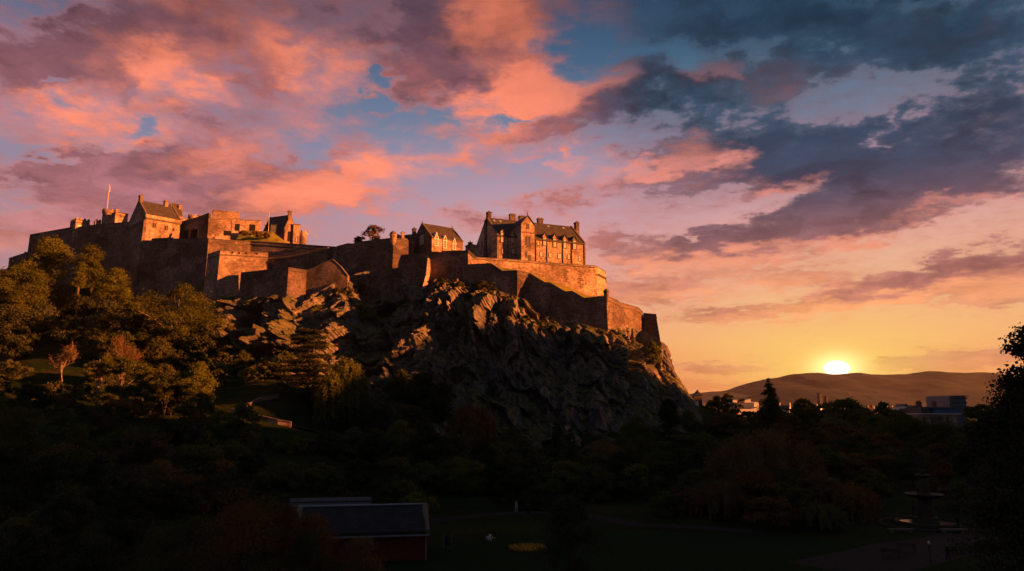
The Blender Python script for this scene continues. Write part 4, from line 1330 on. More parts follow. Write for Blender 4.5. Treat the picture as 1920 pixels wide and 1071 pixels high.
# palace hall on the left
A3 = P(270, 449, 290.5)
B3 = go(A3, U3D, 337, 447); L3 = Vector((B3.x - A3.x, B3.y - A3.y, 0)).length
C3 = go(A3, W3D, 240, 440); W3 = Vector((C3.x - A3.x, C3.y - A3.y, 0)).length
zE3 = zat(272, 403, A3); mid3 = A3 + W3D * W3 / 2; zR3 = zat(262, 377, mid3)
G = thing('great_hall', 'steep roofed hall with a dark gable and a glowing orange side wall', 'building', (A3.x, A3.y, A3.z - 3))
roofG = gabled(G, A3, U3D, W3D, L3, W3, A3.z - 6, zE3, zR3, 'ashlar', 'slate', skew=.4)
pb = MB(); pb.box(Vector((A3.x, A3.y, zE3 - 1.1)) + o3 * .004 - U3D * .3, U3D * (L3 + .5), o3 * .55, (0, 0, 1.3)); pb.build('parapet', M['pale_stone'], G)
cb = MB()
for i in range(22):
    cb.box(Vector((A3.x, A3.y, zE3 - 1.6)) + U3D * (L3 * (i + .3) / 22), U3D * .45, o3 * .4, (0, 0, .45))
cb.build('corbel', M['trim'], G)
openings(G, A3, U3D, [(288, 419, 426, 2.4), (291, 419, 426, 1.6), (310, 424, 431, 2.4), (313, 424, 431, 1.8), (325, 428.5, 433, 2.6)], 'opening_shade', frame='trim', fw=.25)
lb = MB(); p = go(A3 + o3 * 1.2, U3D, 325, 436)
lb.prism([Vector((p.x, p.y, A3.z - 1)) - U3D * 1.6, Vector((p.x, p.y, A3.z - 1)) + U3D * 1.6, Vector((p.x, p.y, zat(325, 437, p))) + U3D * .2, Vector((p.x, p.y, zat(325, 437, p))) - U3D * .2], W3D * 1.2); lb.build('buttress', M['ashlar'], G)
q = mid3 + U3D * .7
chimney(roofG, q, W3D, 2.0, 1.2, zR3 - 2, zat(265, 368.5, q), 'ashlar', 2)
q = mid3 + U3D * (L3 - 1.0); q = go(q, U3D, 311, 380)
chimney(roofG, q, W3D, 1.6, 1.3, zR3 - 4, zat(311, 378.5, q), 'ashlar', 2)
# tower under the gable
tg = [go(A3, W3D, 239, 419), A3 + W3D * 0 + Vector((0, 0, 0))]
pz = zat(262, 414, A3)
pg = [go(A3, W3D, 240, 418), Vector((A3.x, A3.y, pz))]
pg = [Vector((p.x, p.y, pz)) for p in pg]
pg = [p + Vector((0, 0, 0)) - U3D * .6 for p in pg]
wall('gable_tower', 'tall dark tower standing below the gable of the great hall', pg + [pg[1] + U3D * .9 - W3D * .0], [30, 30, 30], 'rubble', course=.8, batter=.05, thick=1.0, cat='tower')
# tower house with a steep cap behind the hall
q0 = P(322, 408, 312)
t = thing('cap_house', 'steep capped tower house rising behind the right end of the great hall', 'tower', tuple(q0 - Vector((0, 0, 4))))
qb_ = go(q0, U3D, 345, 408); ll = Vector((qb_.x - q0.x, qb_.y - q0.y, 0)).length
gabled(t, q0, U3D, W3D, ll * .92, 6.0, q0.z - 4, zat(325, 401, q0), zat(329, 379, q0), 'ashlar', 'slate', skew=.3)
p = go(q0, U3D, 339.5, 398); chimney(t, p + W3D * 2.0, U3D, 1.0, 1.0, p.z - 2, zat(340, 385.5, p), 'ashlar', 1)
wall('parapet_wall', 'short dark parapet between the capped tower and the small round turret', [go(q0, U3D, 328, 409), go(q0, U3D, 352, 411)], 6, 'ashlar', course=0, batter=0)
# round turrets
def round_turret(label, px, y0, y1, wpx, Y, mat='ashlar', n=14):
    p = P(px, y1, Y); r = wpx / 2 / FPX * Y; zt = zat(px, y0, p)
    t = thing('round_turret', label, 'turret', tuple(p - Vector((0, 0, 3))))
    mb = MB(); mb.lathe((p.x, p.y, 0), [(r * .92, p.z - 4), (r * .92, zt - 1.4), (r * 1.02, zt - 1.2), (r * 1.02, zt - .45)], 20); mb.build('drum', M[mat], t)
    mb = MB()
    for k in range(n):
        if k % 2: continue
        a0 = 2 * math.pi * k / n; a1 = 2 * math.pi * (k + 1) / n
        c_ = Vector((p.x, p.y, zt - .447))
        pts = [c_ + Vector((math.cos(a), math.sin(a), 0)) * rr for a, rr in ((a0, r * 1.02), (a1, r * 1.02), (a1, r * .78), (a0, r * .78))]
        mb.prism(pts, (0, 0, .75))
    mb.build('battlement', M[mat], t)
    return t
round_turret('small round turret with battlements right of the capped tower', 361.5, 404.5, 416, 18, 311)
round_turret('broad round tower with battlements under the flagpole', 201.5, 395, 424, 23, 322, 'ashlar', 18)
round_turret('low round turret at the right end of the gabled chapel', 568, 435, 458, 15, 308, 'ashlar', 12)
# square gate turret
p = P(141, 430, 318); q = go(p, U3D, 167, 431)
pt = [go(p, W3D, 133, 412), Vector((p.x, p.y, zat(141, 412, p))), Vector((q.x, q.y, zat(141, 412, p)))]
pt = [Vector((v.x, v.y, pt[1].z)) for v in pt]
t = wall('gate_turret', 'square battlemented turret near the left end of the long curtain wall', pt + [pt[2] + W3D * 4, pt[0] + U3D * .2 + W3D * .2], 10, 'ashlar', course=.9, batter=0, thick=.7, cren=(.8, .7, .9, .5), cat='turret')
openings(t, pt[1], U3D, [(150, 422, 429, 8)], 'pane', 'doorway_or_lit_patch', proud=.05)  # pale slab paints the sunlit patch on the turret's right face
# block beside the round tower
p = P(215, 418, 316)
t = thing('stepped_block', 'square lit block with a small chimney beside the broad round tower', 'building', tuple(p - Vector((0, 0, 3))))
q = go(p, U3D, 239, 417); ll = Vector((q.x - p.x, q.y - p.y, 0)).length
zt = zat(216, 398, p)
mb = MB(); mb.prism([Vector((p.x, p.y, p.z - 5)), Vector((p.x, p.y, p.z - 5)) + U3D * ll, Vector((p.x, p.y, zat(239, 402, q))) + U3D * ll, Vector((p.x, p.y, zt))], W3D * 5); mb.build('walls', M['ashlar'], t)
mb = MB(); mb.prism([Vector((p.x, p.y, zt + .004)) - W3D * .2 - U3D * .2, Vector((p.x, p.y, zat(239, 402, q) + .004)) + U3D * (ll + .2) - W3D * .2, Vector((p.x, p.y, zat(239, 402, q) + .3)) + U3D * (ll + .2) - W3D * .2, Vector((p.x, p.y, zt + .3)) - W3D * .2 - U3D * .2], W3D * 5.4); mb.build('roof', M['slate'], t)
chimney(t, p + U3D * .8 + W3D * 1, U3D, 1.3, 1.2, p.z, zat(216, 393, p), 'ashlar', 1)
openings(t, p, U3D, [(226, 404, 406, 4)], 'opening_shade', proud=.05)
p = P(178, 424, 318); q = go(p, U3D, 189, 424)
wall('low_turret', 'small low battlemented block left of the broad round tower', [Vector((p.x, p.y, zat(178, 414.5, p))), Vector((q.x, q.y, zat(178, 414.5, p)))], 6, 'ashlar', course=0, batter=0, thick=2, cren=(.7, .6, .7, .5), cat='turret')

# gabled chapel in the middle
A4 = P(533, 446, 304)
u4 = dirv(34); w4 = Vector((-u4.y, u4.x, 0))
f4 = dirv(-24)
C4 = go(A4, f4, 494, 440)
Lc = Vector((A4.x - C4.x, A4.y - C4.y, 0)).length
gW = go(A4, u4, 553, 450); Wc = Vector((gW.x - A4.x, gW.y - A4.y, 0)).length
zE4 = zat(533, 429, A4); zR4 = zat(543, 404, A4 + u4 * Wc / 2)
K = thing('gabled_chapel', 'dark roofed chapel with a sunlit stepped gable beside the grassy mound', 'building', tuple(Vector((A4.x, A4.y, A4.z - 3))))
C4p = Vector((C4.x, C4.y, 0))
# its long side runs along f4, its gable along u4
wv_ = u4
roofK = gabled(K, C4p, f4, u4, Lc, Wc, A4.z - 5, zE4, zR4, 'ashlar', 'slate_blue', skew=.4)
openings(K, A4, f4, [(517, 421, 431.5, 4)], 'pane', frame='trim')
openings(K, A4, u4, [(542, 434, 453, 6)], 'opening_shade', 'doorway_or_lit_patch', proud=.06)
q = C4p + f4 * (Lc - .6) + u4 * Wc / 2
chimney(roofK, q, u4, 1.4, 1.1, zR4 - 1.5, zat(544, 397.5, q), 'ashlar', 1)
p = P(549, 455, 305); q = go(p, UD, 561, 455)
t = thing('side_block', 'flat topped sunlit block joined to the right of the chapel gable', 'building', tuple(p - Vector((0, 0, 3))))
zt = zat(555, 421, p); ll = Vector((q.x - p.x, q.y - p.y, 0)).length
mb = MB(); mb.box(Vector((p.x, p.y, p.z - 4)), UD * ll, WD * 5, (0, 0, zt - p.z + 4)); mb.build('walls', M['ashlar'], t)
mb = MB(); mb.box(Vector((p.x, p.y, zt + .003)) - UD * .2 - WD * .2, UD * (ll + .4), WD * 5.4, (0, 0, .3)); mb.build('coping', M['cope'], t)
openings(t, p, UD, [(556, 446, 453, 2.4)], 'pane', frame='trim')
# flagpoles
def flagpole(label, px, y0, y1, Y, r=.13, flag=False):
    a = P(px, y1, Y); zt = zat(px, y0, a)
    t = thing('flagpole', label, 'flagpole', tuple(a))
    MB().tube([a, Vector((a.x, a.y, zt))], [r, r * .55], 8).build('pole', M['pole'], t)
    MB().lathe((a.x, a.y, zt), [(.02, 0), (r * 1.4, .12), (r * 1.4, .25), (.02, .36)], 8).build('truck', M['pole'], t)
    if flag:
        fb = MB(); n = 8
        for i in range(n):
            fb.v += [(a.x + .1 + .05 * i, a.y + .12 * math.sin(i * .9), zt - .4 - .12 * i * .2), (a.x + .1 + .05 * i, a.y + .12 * math.sin(i * .9 + .6), zt - 2.6 - .1 * i)]
        for i in range(n - 1):
            fb.f.append((2 * i, 2 * i + 1, 2 * i + 3, 2 * i + 2))
        fb.build('flag', M['white'], t, recalc=False)
    return t
flagpole('tall white flagpole with a limp flag on the broad round tower', 200.5, 347.5, 396, 321, .16, True)
flagpole('short flagpole in front of the dark chapel roof', 503, 399, 436, 297, .12)
# shed beside it
p = P(497, 434, 298)
t = thing('lean_to', 'small grey lean-to shed at the left foot of the chapel', 'shed', tuple(p - Vector((0, 0, 2))))
mb = MB(); zt = zat(497, 423.5, p); mb.prism([Vector((p.x, p.y, p.z - 2)), Vector((p.x, p.y, p.z - 2)) + f4 * 2.9, Vector((p.x, p.y, zt)) + f4 * 2.9, Vector((p.x, p.y, zt))], u4 * 2.0); mb.build('walls', M['lead'], t)
mb = MB(); mb.box(Vector((p.x, p.y, zt + .003)) - f4 * .2 - u4 * .2, f4 * 3.3, u4 * 2.4, (0, 0, .2)); mb.build('roof', M['slate_blue'], t)

# ------------------------------------------------------------------ trees
RNG = np.random.default_rng(7)


def leaf_mesh(name, cen, nrm, size, rng, aspect=.62):
    """one small rhombic leaf tuft per centre"""
    n = len(cen)
    r = rng.normal(size=(n, 3))
    nrm = nrm / (np.linalg.norm(nrm, axis=1, keepdims=True) + 1e-9)
    a = np.cross(nrm, r); a /= (np.linalg.norm(a, axis=1, keepdims=True) + 1e-9)
    b = np.cross(nrm, a)
    s = size * rng.uniform(.6, 1.35, (n, 1))
    bend = nrm * s * .25
    v = np.stack([cen + a * s, cen + b * s * aspect + bend, cen - a * s, cen - b * s * aspect + bend], 1).reshape(-1, 3)
    me = bpy.data.meshes.new(name)
    me.vertices.add(n * 4); me.vertices.foreach_set('co', v.ravel())
    me.loops.add(n * 4); me.loops.foreach_set('vertex_index', np.arange(n * 4))
    me.polygons.add(n)
    me.polygons.foreach_set('loop_start', np.arange(n) * 4)
    me.update(calc_edges=True)
    return me


def unit(rng, n):
    d = rng.normal(size=(n, 3))
    return d / np.linalg.norm(d, axis=1, keepdims=True)


ENV = {
    'broad': lambda t: np.sin(np.pi * np.clip(t * .72 + .24, 0, 1)) ** .7,
    'tall': lambda t: np.sin(np.pi * np.clip(t * .86 + .12, 0, 1)) ** .8 * .95,
    'bush': lambda t: np.sin(np.pi * np.clip(t * .60 + .38, 0, 1)) ** .7,
    'fir': lambda t: np.clip(1.02 - t, 0.02, 1) ** .85,
}


def crown_points(kind, w, h, z0, n, rng, px_m):
    """leaf centres and facing directions for a crown w wide between z0 and h"""
    ch = h - z0; rad = w / 2
    C, Nn, limbs = [], [], []
    if kind in ('broad', 'tall', 'bush'):
        k = int(np.clip(22 + 22 * (ch / max(w, .1)), 30, 80))
        env = ENV[kind]
        lob = rng.uniform(0, 2 * np.pi, 3)
        for i in range(k):
            t = rng.uniform(0, 1) ** .9
            a = rng.uniform(0, 2 * np.pi)
            r = env(t) * (1 + .20 * np.sin(2 * a + lob[0]) + .14 * np.sin(3 * a + lob[1] + 5 * t)) * rng.uniform(.25, .95)
            c = np.array([math.cos(a) * r * rad * .84, math.sin(a) * r * rad * .84, z0 + .04 * ch + t * ch * .88])
            cr = min(rad, .5 * ch) * rng.uniform(.20, .44) * (.75 if t > .8 else 1)
            limbs.append(c)
            m_ = int(n / k * rng.uniform(.6, 1.4))
            d = unit(rng, m_); d[:, 2] = np.where(d[:, 2] < -.25, -d[:, 2], d[:, 2])
            p = c + d * cr * np.array([1.1, 1.1, .85]) * (rng.uniform(.20, 1.15, (m_, 1)) ** .5 + (rng.random((m_, 1)) < .20) * rng.uniform(0, .6, (m_, 1)))
            C.append(p); Nn.append(d * .9 + unit(rng, m_) * .8)
    elif kind == 'weeping':
        k = int(np.clip(n / 60, 40, 120))
        for i in range(k):
            a = rng.uniform(0, 2 * np.pi); r = rad * math.sqrt(rng.random()) * .95
            top = z0 + ch * (1 - .45 * (r / rad) ** 2) * rng.uniform(.82, 1.0)
            ln = ch * rng.uniform(.30, .75)
            m_ = int(n / k)
            s = rng.random(m_)
            p = np.stack([math.cos(a) * r * (1 + .14 * s), math.sin(a) * r * (1 + .14 * s), np.maximum(top - ln * s, z0 * .4)], 1)
            p += rng.normal(size=(m_, 3)) * rad * .035 * (1.6 - s[:, None])
            C.append(p); Nn.append(np.stack([np.full(m_, math.cos(a)), np.full(m_, math.sin(a)), np.full(m_, .3)], 1) + unit(rng, m_) * .9)
            if i % 6 == 0: limbs.append(np.array([math.cos(a) * r * .8, math.sin(a) * r * .8, top]))
    elif kind == 'cedar':
        k = 16
        for i in range(k):
            t = (i + rng.random()) / k
            z = z0 + t * ch * .97
            rr = rad * (1.0 - .62 * t ** 1.6)
            for j in range(3):
                a = rng.uniform(0, 2 * np.pi); c = np.array([math.cos(a) * rr * .5, math.sin(a) * rr * .5, z])
                m_ = int(n / k / 3)
                q = rng.random(m_) ** .5; b = rng.uniform(0, 2 * np.pi, m_)
                p = c + np.stack([np.cos(b) * q * rr * .55, np.sin(b) * q * rr * .55, rng.normal(size=m_) * ch * .012 - q * ch * .02], 1)
                C.append(p); Nn.append(np.array([0, 0, 1.0]) + unit(rng, m_) * .7)
            limbs.append(np.array([math.cos(a) * rr * .7, math.sin(a) * rr * .7, z]))
    elif kind == 'fir':
        k = int(np.clip(ch / px_m / 2.2, 14, 34))
        for i in range(k):
            t = (i + .5 * rng.random()) / k
            z = z0 + t * ch
            rr = rad * ENV['fir'](t) * rng.uniform(.8, 1.1)
            nb = max(4, int(11 * (1 - t) + 4))
            for j in range(nb):
                a = rng.uniform(0, 2 * np.pi); L_ = rr * rng.uniform(.65, 1.1)
                m_ = max(3, int(n / k / nb * (1.7 - 1.4 * t)))
                s = rng.random(m_) ** .75
                p = np.stack([math.cos(a) * s * L_, math.sin(a) * s * L_, z - .30 * s * L_ + .12 * s * s * L_], 1) + rng.normal(size=(m_, 3)) * (.10 * rr + .1 * px_m)
                C.append(p); Nn.append(np.array([math.cos(a) * .4, math.sin(a) * .4, .9]) + unit(rng, m_) * .8)
    C = np.concatenate(C); Nn = np.concatenate(Nn)
    return C, Nn, limbs


def twigs(h, w, z0, rng, dens=1.0, upright=.6):
    """a bare or thin crown: forked branches ending in fine twigs; returns tubes (path, radii) and tip points"""
    out = []; tips = []

    def grow(p, d, L_, r, lv):
        n = 4; path = [p]; rad = [r]
        q = p
        for i in range(n):
            d = (d + Vector(rng.normal(size=3)) * .16 + Vector((0, 0, .05 * upright))).normalized()
            q = q + d * (L_ / n)
            path.append(q); rad.append(max(.012, r * (1 - .55 * (i + 1) / n)))
        out.append((path, rad, lv))
        if lv >= 4:
            tips.append(q); tips.append(path[2]); return
        for i in range(3 if lv < 3 else 4):
            s = rng.uniform(.35, 1.0)
            j = min(n, max(1, int(round(s * n))))
            a = Vector(rng.normal(size=3)); a.z *= .5
            nd = (d * (.75 + .4 * upright) + a * .75 + Vector((0, 0, .35 * upright))).normalized()
            nd.x *= w / h * 1.5; nd.y *= w / h * 1.5
            grow(path[j], nd.normalized(), L_ * rng.uniform(.52, .74), rad[j] * .62, lv + 1)
    grow(Vector((0, 0, 0)), Vector((0, 0, 1)), h * .42, h * .016, 0)
    return out, tips


TREES = {}


def tree(label, px, ytop, wpx, Y, kind='broad', mat='dark', cb=.22, bark='bark_dark', group=None, name=None, cat='tree', dens=1.0, lf=1.0, zb=None, seed=None):
    if lf == 1.0 and mat in ('gold', 'olive') and kind != 'bush': lf = .78
    b_ = P(px, ytop, Y)
    z0 = gz(b_.x, b_.y) - .4 if zb is None else zb
    h = max(1.5, b_.z - z0); w = wpx / FPX * Y
    rng = np.random.default_rng(int(px * 13 + ytop * 7 + Y) if seed is None else seed)
    px_m = Y / FPX * 1.875                     # one rendered pixel in metres
    t = thing(name or {'fir': 'conifer', 'cedar': 'cedar_tree', 'bush': 'bush', 'bare': 'bare_tree'}.get(kind, 'tree'), label, cat if kind != 'bush' else 'bush', (b_.x, b_.y, z0), group)
    ident = Matrix.Identity(4)

    def child(me, nm, mt, par):
        me.materials.append(mt)
        o = bpy.data.objects.new(nm, me); COL.objects.link(o); o.parent = par
        return o
    lean = Vector((rng.normal() * .03, rng.normal() * .03, 0)) * h
    if kind == 'bare':
        tubes, tips = twigs(h, w, cb * h, rng)
        sc = h / max(p[0][-1].z for p in tubes)
        mb = MB(); tw = MB()
        for path, rad, lv in tubes:
            path = [Vector((p.x * sc, p.y * sc, p.z * sc)) for p in path]
            mb.tube(path, [max(r, .28 * px_m * (.5 if lv > 2 else .8)) for r in rad], 5 if lv < 2 else 3, cap=False)
        tr = child(mb.mesh('trunk'), 'trunk', M[bark], t)
        T_ = np.array([[p.x * sc, p.y * sc, p.z * sc] for p in tips])
        m_ = max(60, int(1500 * dens))
        c = T_[rng.integers(0, len(T_), m_)] + rng.normal(size=(m_, 3)) * h * .03
        child(leaf_mesh('crown', c, unit(rng, m_), .55 * px_m * lf, rng), 'crown', LM[mat], t)
        return t
    zc = cb * h if kind != 'bush' else .02 * h
    area = (w / px_m) * ((h - zc) / px_m)
    n = int(np.clip(area * 4.6 * dens / (lf * lf), 900, 24000))
    C, Nn, limbs = crown_points(kind, w, h, zc, n, rng, px_m)
    C[:, :2] += np.array(lean[:2]) * (C[:, 2:3] / h)
    size = np.clip(.95 * px_m * lf, .05, .9)
    child(leaf_mesh('crown', C, Nn, size, rng), 'crown', LM[mat], t)
    mb = MB()
    r0 = max(.012 * h + .05, .45 * px_m)
    top = (.80 if kind not in ('bush',) else .5) * h if kind != 'fir' else .985 * h
    path = [Vector((lean.x * s + .10 * math.sin(s * 5 + px) * r0 * 4 * s, lean.y * s, top * s)) for s in (0, .15, .35, .55, .75, 1)]
    mb.tube(path, [r0 * 1.35, r0, r0 * .85, r0 * .7, r0 * .45, r0 * .2], 7)
    for c in limbs[:12]:
        s = min(.9, max(.18, (c[2] / h) - .28))
        a = Vector((lean.x * s, lean.y * s, top * s)); b2 = Vector(c)
        mid_ = a.lerp(b2, .5) + Vector((0, 0, .06 * h))
        mb.tube([a, mid_, b2], [r0 * .5, r0 * .32, r0 * .12], 5, cap=False)
    child(mb.mesh('trunk'), 'trunk', M[bark], t)
    return t


# --- wooded slope under the left of the castle
tree('round golden tree under the far left curtain wall, biggest of the lit crowns', 104, 449, 104, 292, 'broad', 'gold', .15, 'bark')
tree('golden tree with a dome crown just left of the tall tower base', 180, 462, 62, 288, 'broad', 'gold', .2, 'bark')
tree('slender golden tree with a long thin stem between two lit round crowns', 150, 492, 34, 268, 'tall', 'gold', .55, 'bark')
tree('wide amber tree with a lit trunk at the left edge below the castle', 40, 500, 112, 248, 'broad', 'gold', .30, 'bark_pale')
tree('upright golden tree standing alone below the foot of the tall curtain', 218, 502, 74, 256, 'broad', 'gold', .15, 'bark')
tree('spreading olive tree with several pale bare stems beside the left crag', 335, 533, 172, 226, 'broad', 'gold', .20, 'bark_pale', dens=.8)
tree('broken topped olive tree between the upright golden tree and the spreading one', 268, 556, 74, 246, 'broad', 'olive', .2, 'bark')
SL = 'shaded leafy tree in the dark wood on the slope below the golden crowns'
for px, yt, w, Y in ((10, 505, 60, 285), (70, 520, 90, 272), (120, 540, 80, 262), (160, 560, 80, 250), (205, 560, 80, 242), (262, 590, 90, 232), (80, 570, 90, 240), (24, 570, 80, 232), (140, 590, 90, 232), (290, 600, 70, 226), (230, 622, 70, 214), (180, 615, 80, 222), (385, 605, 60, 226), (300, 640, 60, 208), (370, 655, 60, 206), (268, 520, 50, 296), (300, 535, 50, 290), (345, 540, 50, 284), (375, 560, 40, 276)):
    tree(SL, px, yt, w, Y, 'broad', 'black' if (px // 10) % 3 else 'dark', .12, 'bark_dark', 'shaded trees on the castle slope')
tree('narrow russet tree with a white lit trunk in front of the grass bank', 128, 640, 34, 182, 'bare', 'red', .4, 'bark_pale', dens=1.3)
tree('copper tree with small leaves, its top against the dark slope', 243, 632, 66, 188, 'bare', 'brown', .3, 'bark', dens=1.7)
tree('little golden birch with a thin white stem at the left of its clump', 188, 663, 44, 170, 'tall', 'gold', .55, 'bark_pale', dens=.7)
tree('feathery olive gold birch in the middle of the clump on the left slope', 228, 668, 74, 167, 'broad', 'gold', .55, 'bark_pale', dens=.65)
tree('pale olive birch leaning at the right of the clump on the left slope', 272, 684, 60, 164, 'broad', 'olive', .5, 'bark_pale', dens=.7)
tree('fluffy green gold tree with a flat top above the start of the path', 374, 682, 84, 160, 'broad', 'gold', .3, 'bark', dens=.9)
tree('small olive sapling between the birches and the flat topped tree', 314, 702, 40, 158, 'broad', 'gold', .4, 'bark', dens=.7)
tree('bright yellow green tree cut by the left edge of the view', -8, 724, 46, 116, 'tall', 'gold', .2, 'bark')
tree('bushy tree with a golden brown crest low at the left edge', 36, 764, 112, 104, 'broad', 'gold', .12, 'bark_dark')
tree('smaller bushy tree with a lit tip right of the golden brown crest', 152, 794, 84, 100, 'broad', 'gold', .12, 'bark_dark')
tree('olive shrub tree with a lit crown below the sloping path wall', 432, 812, 84, 140, 'broad', 'olive', .1, 'bark_dark')
BT = 'thin half bare reddish tree in the dark thicket on the lower left'
for px, yt, w, Y in ((232, 740, 70, 140), (285, 745, 80, 136), (205, 770, 70, 128), (330, 765, 80, 132), (268, 800, 90, 112), (340, 810, 90, 114), (215, 850, 90, 95), (300, 870, 100, 92), (120, 735, 70, 150), (385, 770, 60, 150)):
    tree(BT, px, yt, w, Y, 'bare', 'red', .3, 'bark_dark', 'half bare trees of the lower left thicket', dens=1.5)
DL = 'dark evergreen tree in the black mass of trees at the lower left'
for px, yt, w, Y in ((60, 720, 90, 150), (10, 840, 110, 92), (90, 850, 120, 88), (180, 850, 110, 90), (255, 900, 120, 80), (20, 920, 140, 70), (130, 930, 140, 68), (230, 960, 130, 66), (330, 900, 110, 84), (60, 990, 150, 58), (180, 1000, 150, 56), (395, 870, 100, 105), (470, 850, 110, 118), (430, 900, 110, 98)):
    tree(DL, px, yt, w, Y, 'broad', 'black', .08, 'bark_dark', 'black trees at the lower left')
tree('nearest wide shrub with pale tipped leaves at the bottom left of the cottage roof', 455, 908, 260, 52, 'bush', 'brown', .0, 'bark_dark', dens=1.3, lf=.55)
tree('dark glossy shrub filling the bottom left corner', 300, 985, 220, 48, 'bush', 'dark', .0, 'bark_dark', dens=1.2, lf=.6)
tree('low shrub with rusty leaves in front of the red cottage wall', 680, 1010, 140, 54, 'bush', 'red', .0, 'bark_dark', dens=.9, lf=.6)
tree('tall brownish shrub beside the left gable of the cottage', 540, 936, 110, 56, 'bush', 'brown', .0, 'bark_dark', dens=1.1, lf=.6)
tree('brownish shrub hiding the left end of the cottage roof', 596, 952, 120, 54, 'bush', 'brown', .0, 'bark_dark', dens=1.1, lf=.6)
tree('dark shrub between the pale tipped shrub and the rusty one', 575, 992, 130, 53, 'bush', 'dark', .0, 'bark_dark', dens=1.1, lf=.6)

# --- middle: at the foot of the crag
tree('large layered dark tree standing against the crag below the lower bastion', 583, 612, 128, 196, 'cedar', 'black', .10, 'bark_dark')
tree('weeping olive tree right of the layered dark tree', 655, 664, 80, 186, 'weeping', 'green', .15, 'bark_dark')
tree('second weeping olive tree, the smaller and left of the pair by the path', 620, 690, 60, 180, 'weeping', 'green', .15, 'bark_dark')
for i, (px, yt, w, Y) in enumerate(((745, 690, 70, 196), (790, 700, 90, 190), (720, 740, 70, 184), (830, 715, 60, 192), (770, 760, 80, 180), (690, 755, 60, 180))):
    tree('dark scrubby tree clinging to the shaded foot of the central crag', px, yt, w, Y, 'broad', 'black' if i % 2 else 'dark', .05, 'bark_dark', 'scrub at the foot of the central crag')
tree('brownish feathery tree with upright twigs at the foot of the dark cliff', 884, 748, 92, 170, 'weeping', 'brown', .2, 'bark')
BELT = 'dark leafy tree in the unlit belt of trees between the lawn and the crag'
for i, (px, yt, w, Y) in enumerate(((500, 820, 90, 142), (560, 818, 90, 140), (620, 808, 90, 146), (660, 800, 70, 150), (705, 805, 70, 150), (745, 790, 70, 154), (800, 795, 80, 152), (845, 812, 80, 150), (530, 870, 100, 118), (600, 870, 100, 120), (670, 862, 100, 124), (740, 856, 90, 130), (800, 860, 90, 132), (860, 858, 90, 136), (905, 830, 70, 150),
                                    (960, 806, 110, 158), (1000, 850, 100, 138), (1060, 866, 120, 128), (935, 870, 90, 132), (1110, 850, 100, 140), (1130, 885, 110, 126), (1200, 870, 110, 132), (1240, 900, 110, 122), (1300, 880, 110, 126), (1170, 820, 60, 168))):
    tree(BELT, px, yt, w, Y, 'broad' if i % 3 else 'tall', ('dark', 'green', 'black', 'dark')[i % 4], .10, 'bark_dark', 'dark belt of trees behind the lawn')
tree('left of two narrow dark columnar trees at the foot of the cliff', 1040, 786, 26, 172, 'tall', 'black', .03, 'bark_dark')
tree('right of two narrow dark columnar trees at the foot of the cliff', 1068, 800, 24, 172, 'tall', 'black', .03, 'bark_dark')
tree('round golden green tree glowing in front of the cliff foot', 1192, 783, 74, 178, 'broad', 'gold', .12, 'bark_dark')
tree('reddish weeping tree left of the round golden green one', 1128, 820, 90, 158, 'weeping', 'red', .15, 'bark_dark')
tree('dark yew like tree against the right end of the cliff', 1254, 746, 54, 194, 'tall', 'black', .03, 'bark_dark')
tree('flat layered cedar with a faintly lit top below the right end of the cliff', 1272, 814, 150, 160, 'cedar', 'green', .08, 'bark_dark')
tree('dark bushy evergreen rising from the lawn at the bottom centre', 1074, 926, 140, 58, 'tall', 'black', .01, 'bark_dark', lf=.8)

# --- right: the gardens towards the town
tree('round dark tree just right of the end of the cliff', 1356, 740, 74, 265, 'broad', 'olive', .08, 'bark_dark')
tree('small ragged tree beside the lit gable at the cliff end', 1322, 762, 40, 300, 'broad', 'olive', .1, 'bark_dark')
tree('tall spired conifer breaking the skyline of the hills', 1443, 708, 74, 240, 'fir', 'olive', .05, 'bark_dark', dens=1.3)
tree('low dark tree between the round tree and the spired conifer', 1402, 772, 60, 255, 'broad', 'dark', .08, 'bark_dark')
tree('broad hazy tree right of the spired conifer', 1505, 746, 70, 330, 'broad', 'olive', .1, 'bark_dark')
tree('wide dark tree crown below the setting sun', 1580, 746, 100, 250, 'broad', 'green', .08, 'bark_dark')
tree('dark pointed tree left of the sandstone house', 1655, 754, 60, 280, 'tall', 'dark', .08, 'bark_dark')
tree('amber lit round tree in front of the sandstone house', 1692, 776, 104, 205, 'broad', 'gold', .1, 'bark_dark')
tree('dark green tree right of the amber one with a lit shoulder', 1762, 796, 84, 180, 'broad', 'olive', .1, 'bark_dark')
tree('bright edged olive tree close beside the black tree on the right', 1796, 818, 60, 170, 'broad', 'gold', .1, 'bark_dark')
tree('very wide reddish tree spreading over the middle right of the gardens', 1430, 800, 210, 118, 'weeping', 'red', .12, 'bark_dark', dens=1.3)
GR = 'dim rounded tree among the shaded gardens on the right'
for i, (px, yt, w, Y) in enumerate(((1375, 790, 80, 220), (1480, 780, 80, 222), (1530, 800, 90, 196), (1610, 800, 90, 200), (1330, 838, 90, 168), (1545, 838, 110, 140), (1640, 830, 90, 176), (1600, 862, 100, 136), (1705, 832, 100, 142), (1560, 905, 110, 108), (1640, 885, 90, 128), (1360, 880, 110, 118), (1310, 925, 90, 108), (1770, 868, 90, 128), (1800, 905, 90, 112), (1470, 905, 120, 100))):
    tree(GR, px, yt, w, Y, 'broad', ('dark', 'brown', 'dark', 'red')[i % 4] if i % 5 else 'green', .10, 'bark_dark', 'dim trees of the right gardens')
tree('big black leafy tree at the right edge, its branches cut out against the glow', 1938, 586, 190, 44, 'broad', 'black', .15, 'bark_dark', dens=.62, lf=2.0, seed=5)
tree('dense black tree below the branches at the right edge', 1880, 690, 200, 58, 'broad', 'black', .03, 'bark_dark', dens=1.8, lf=1.8)
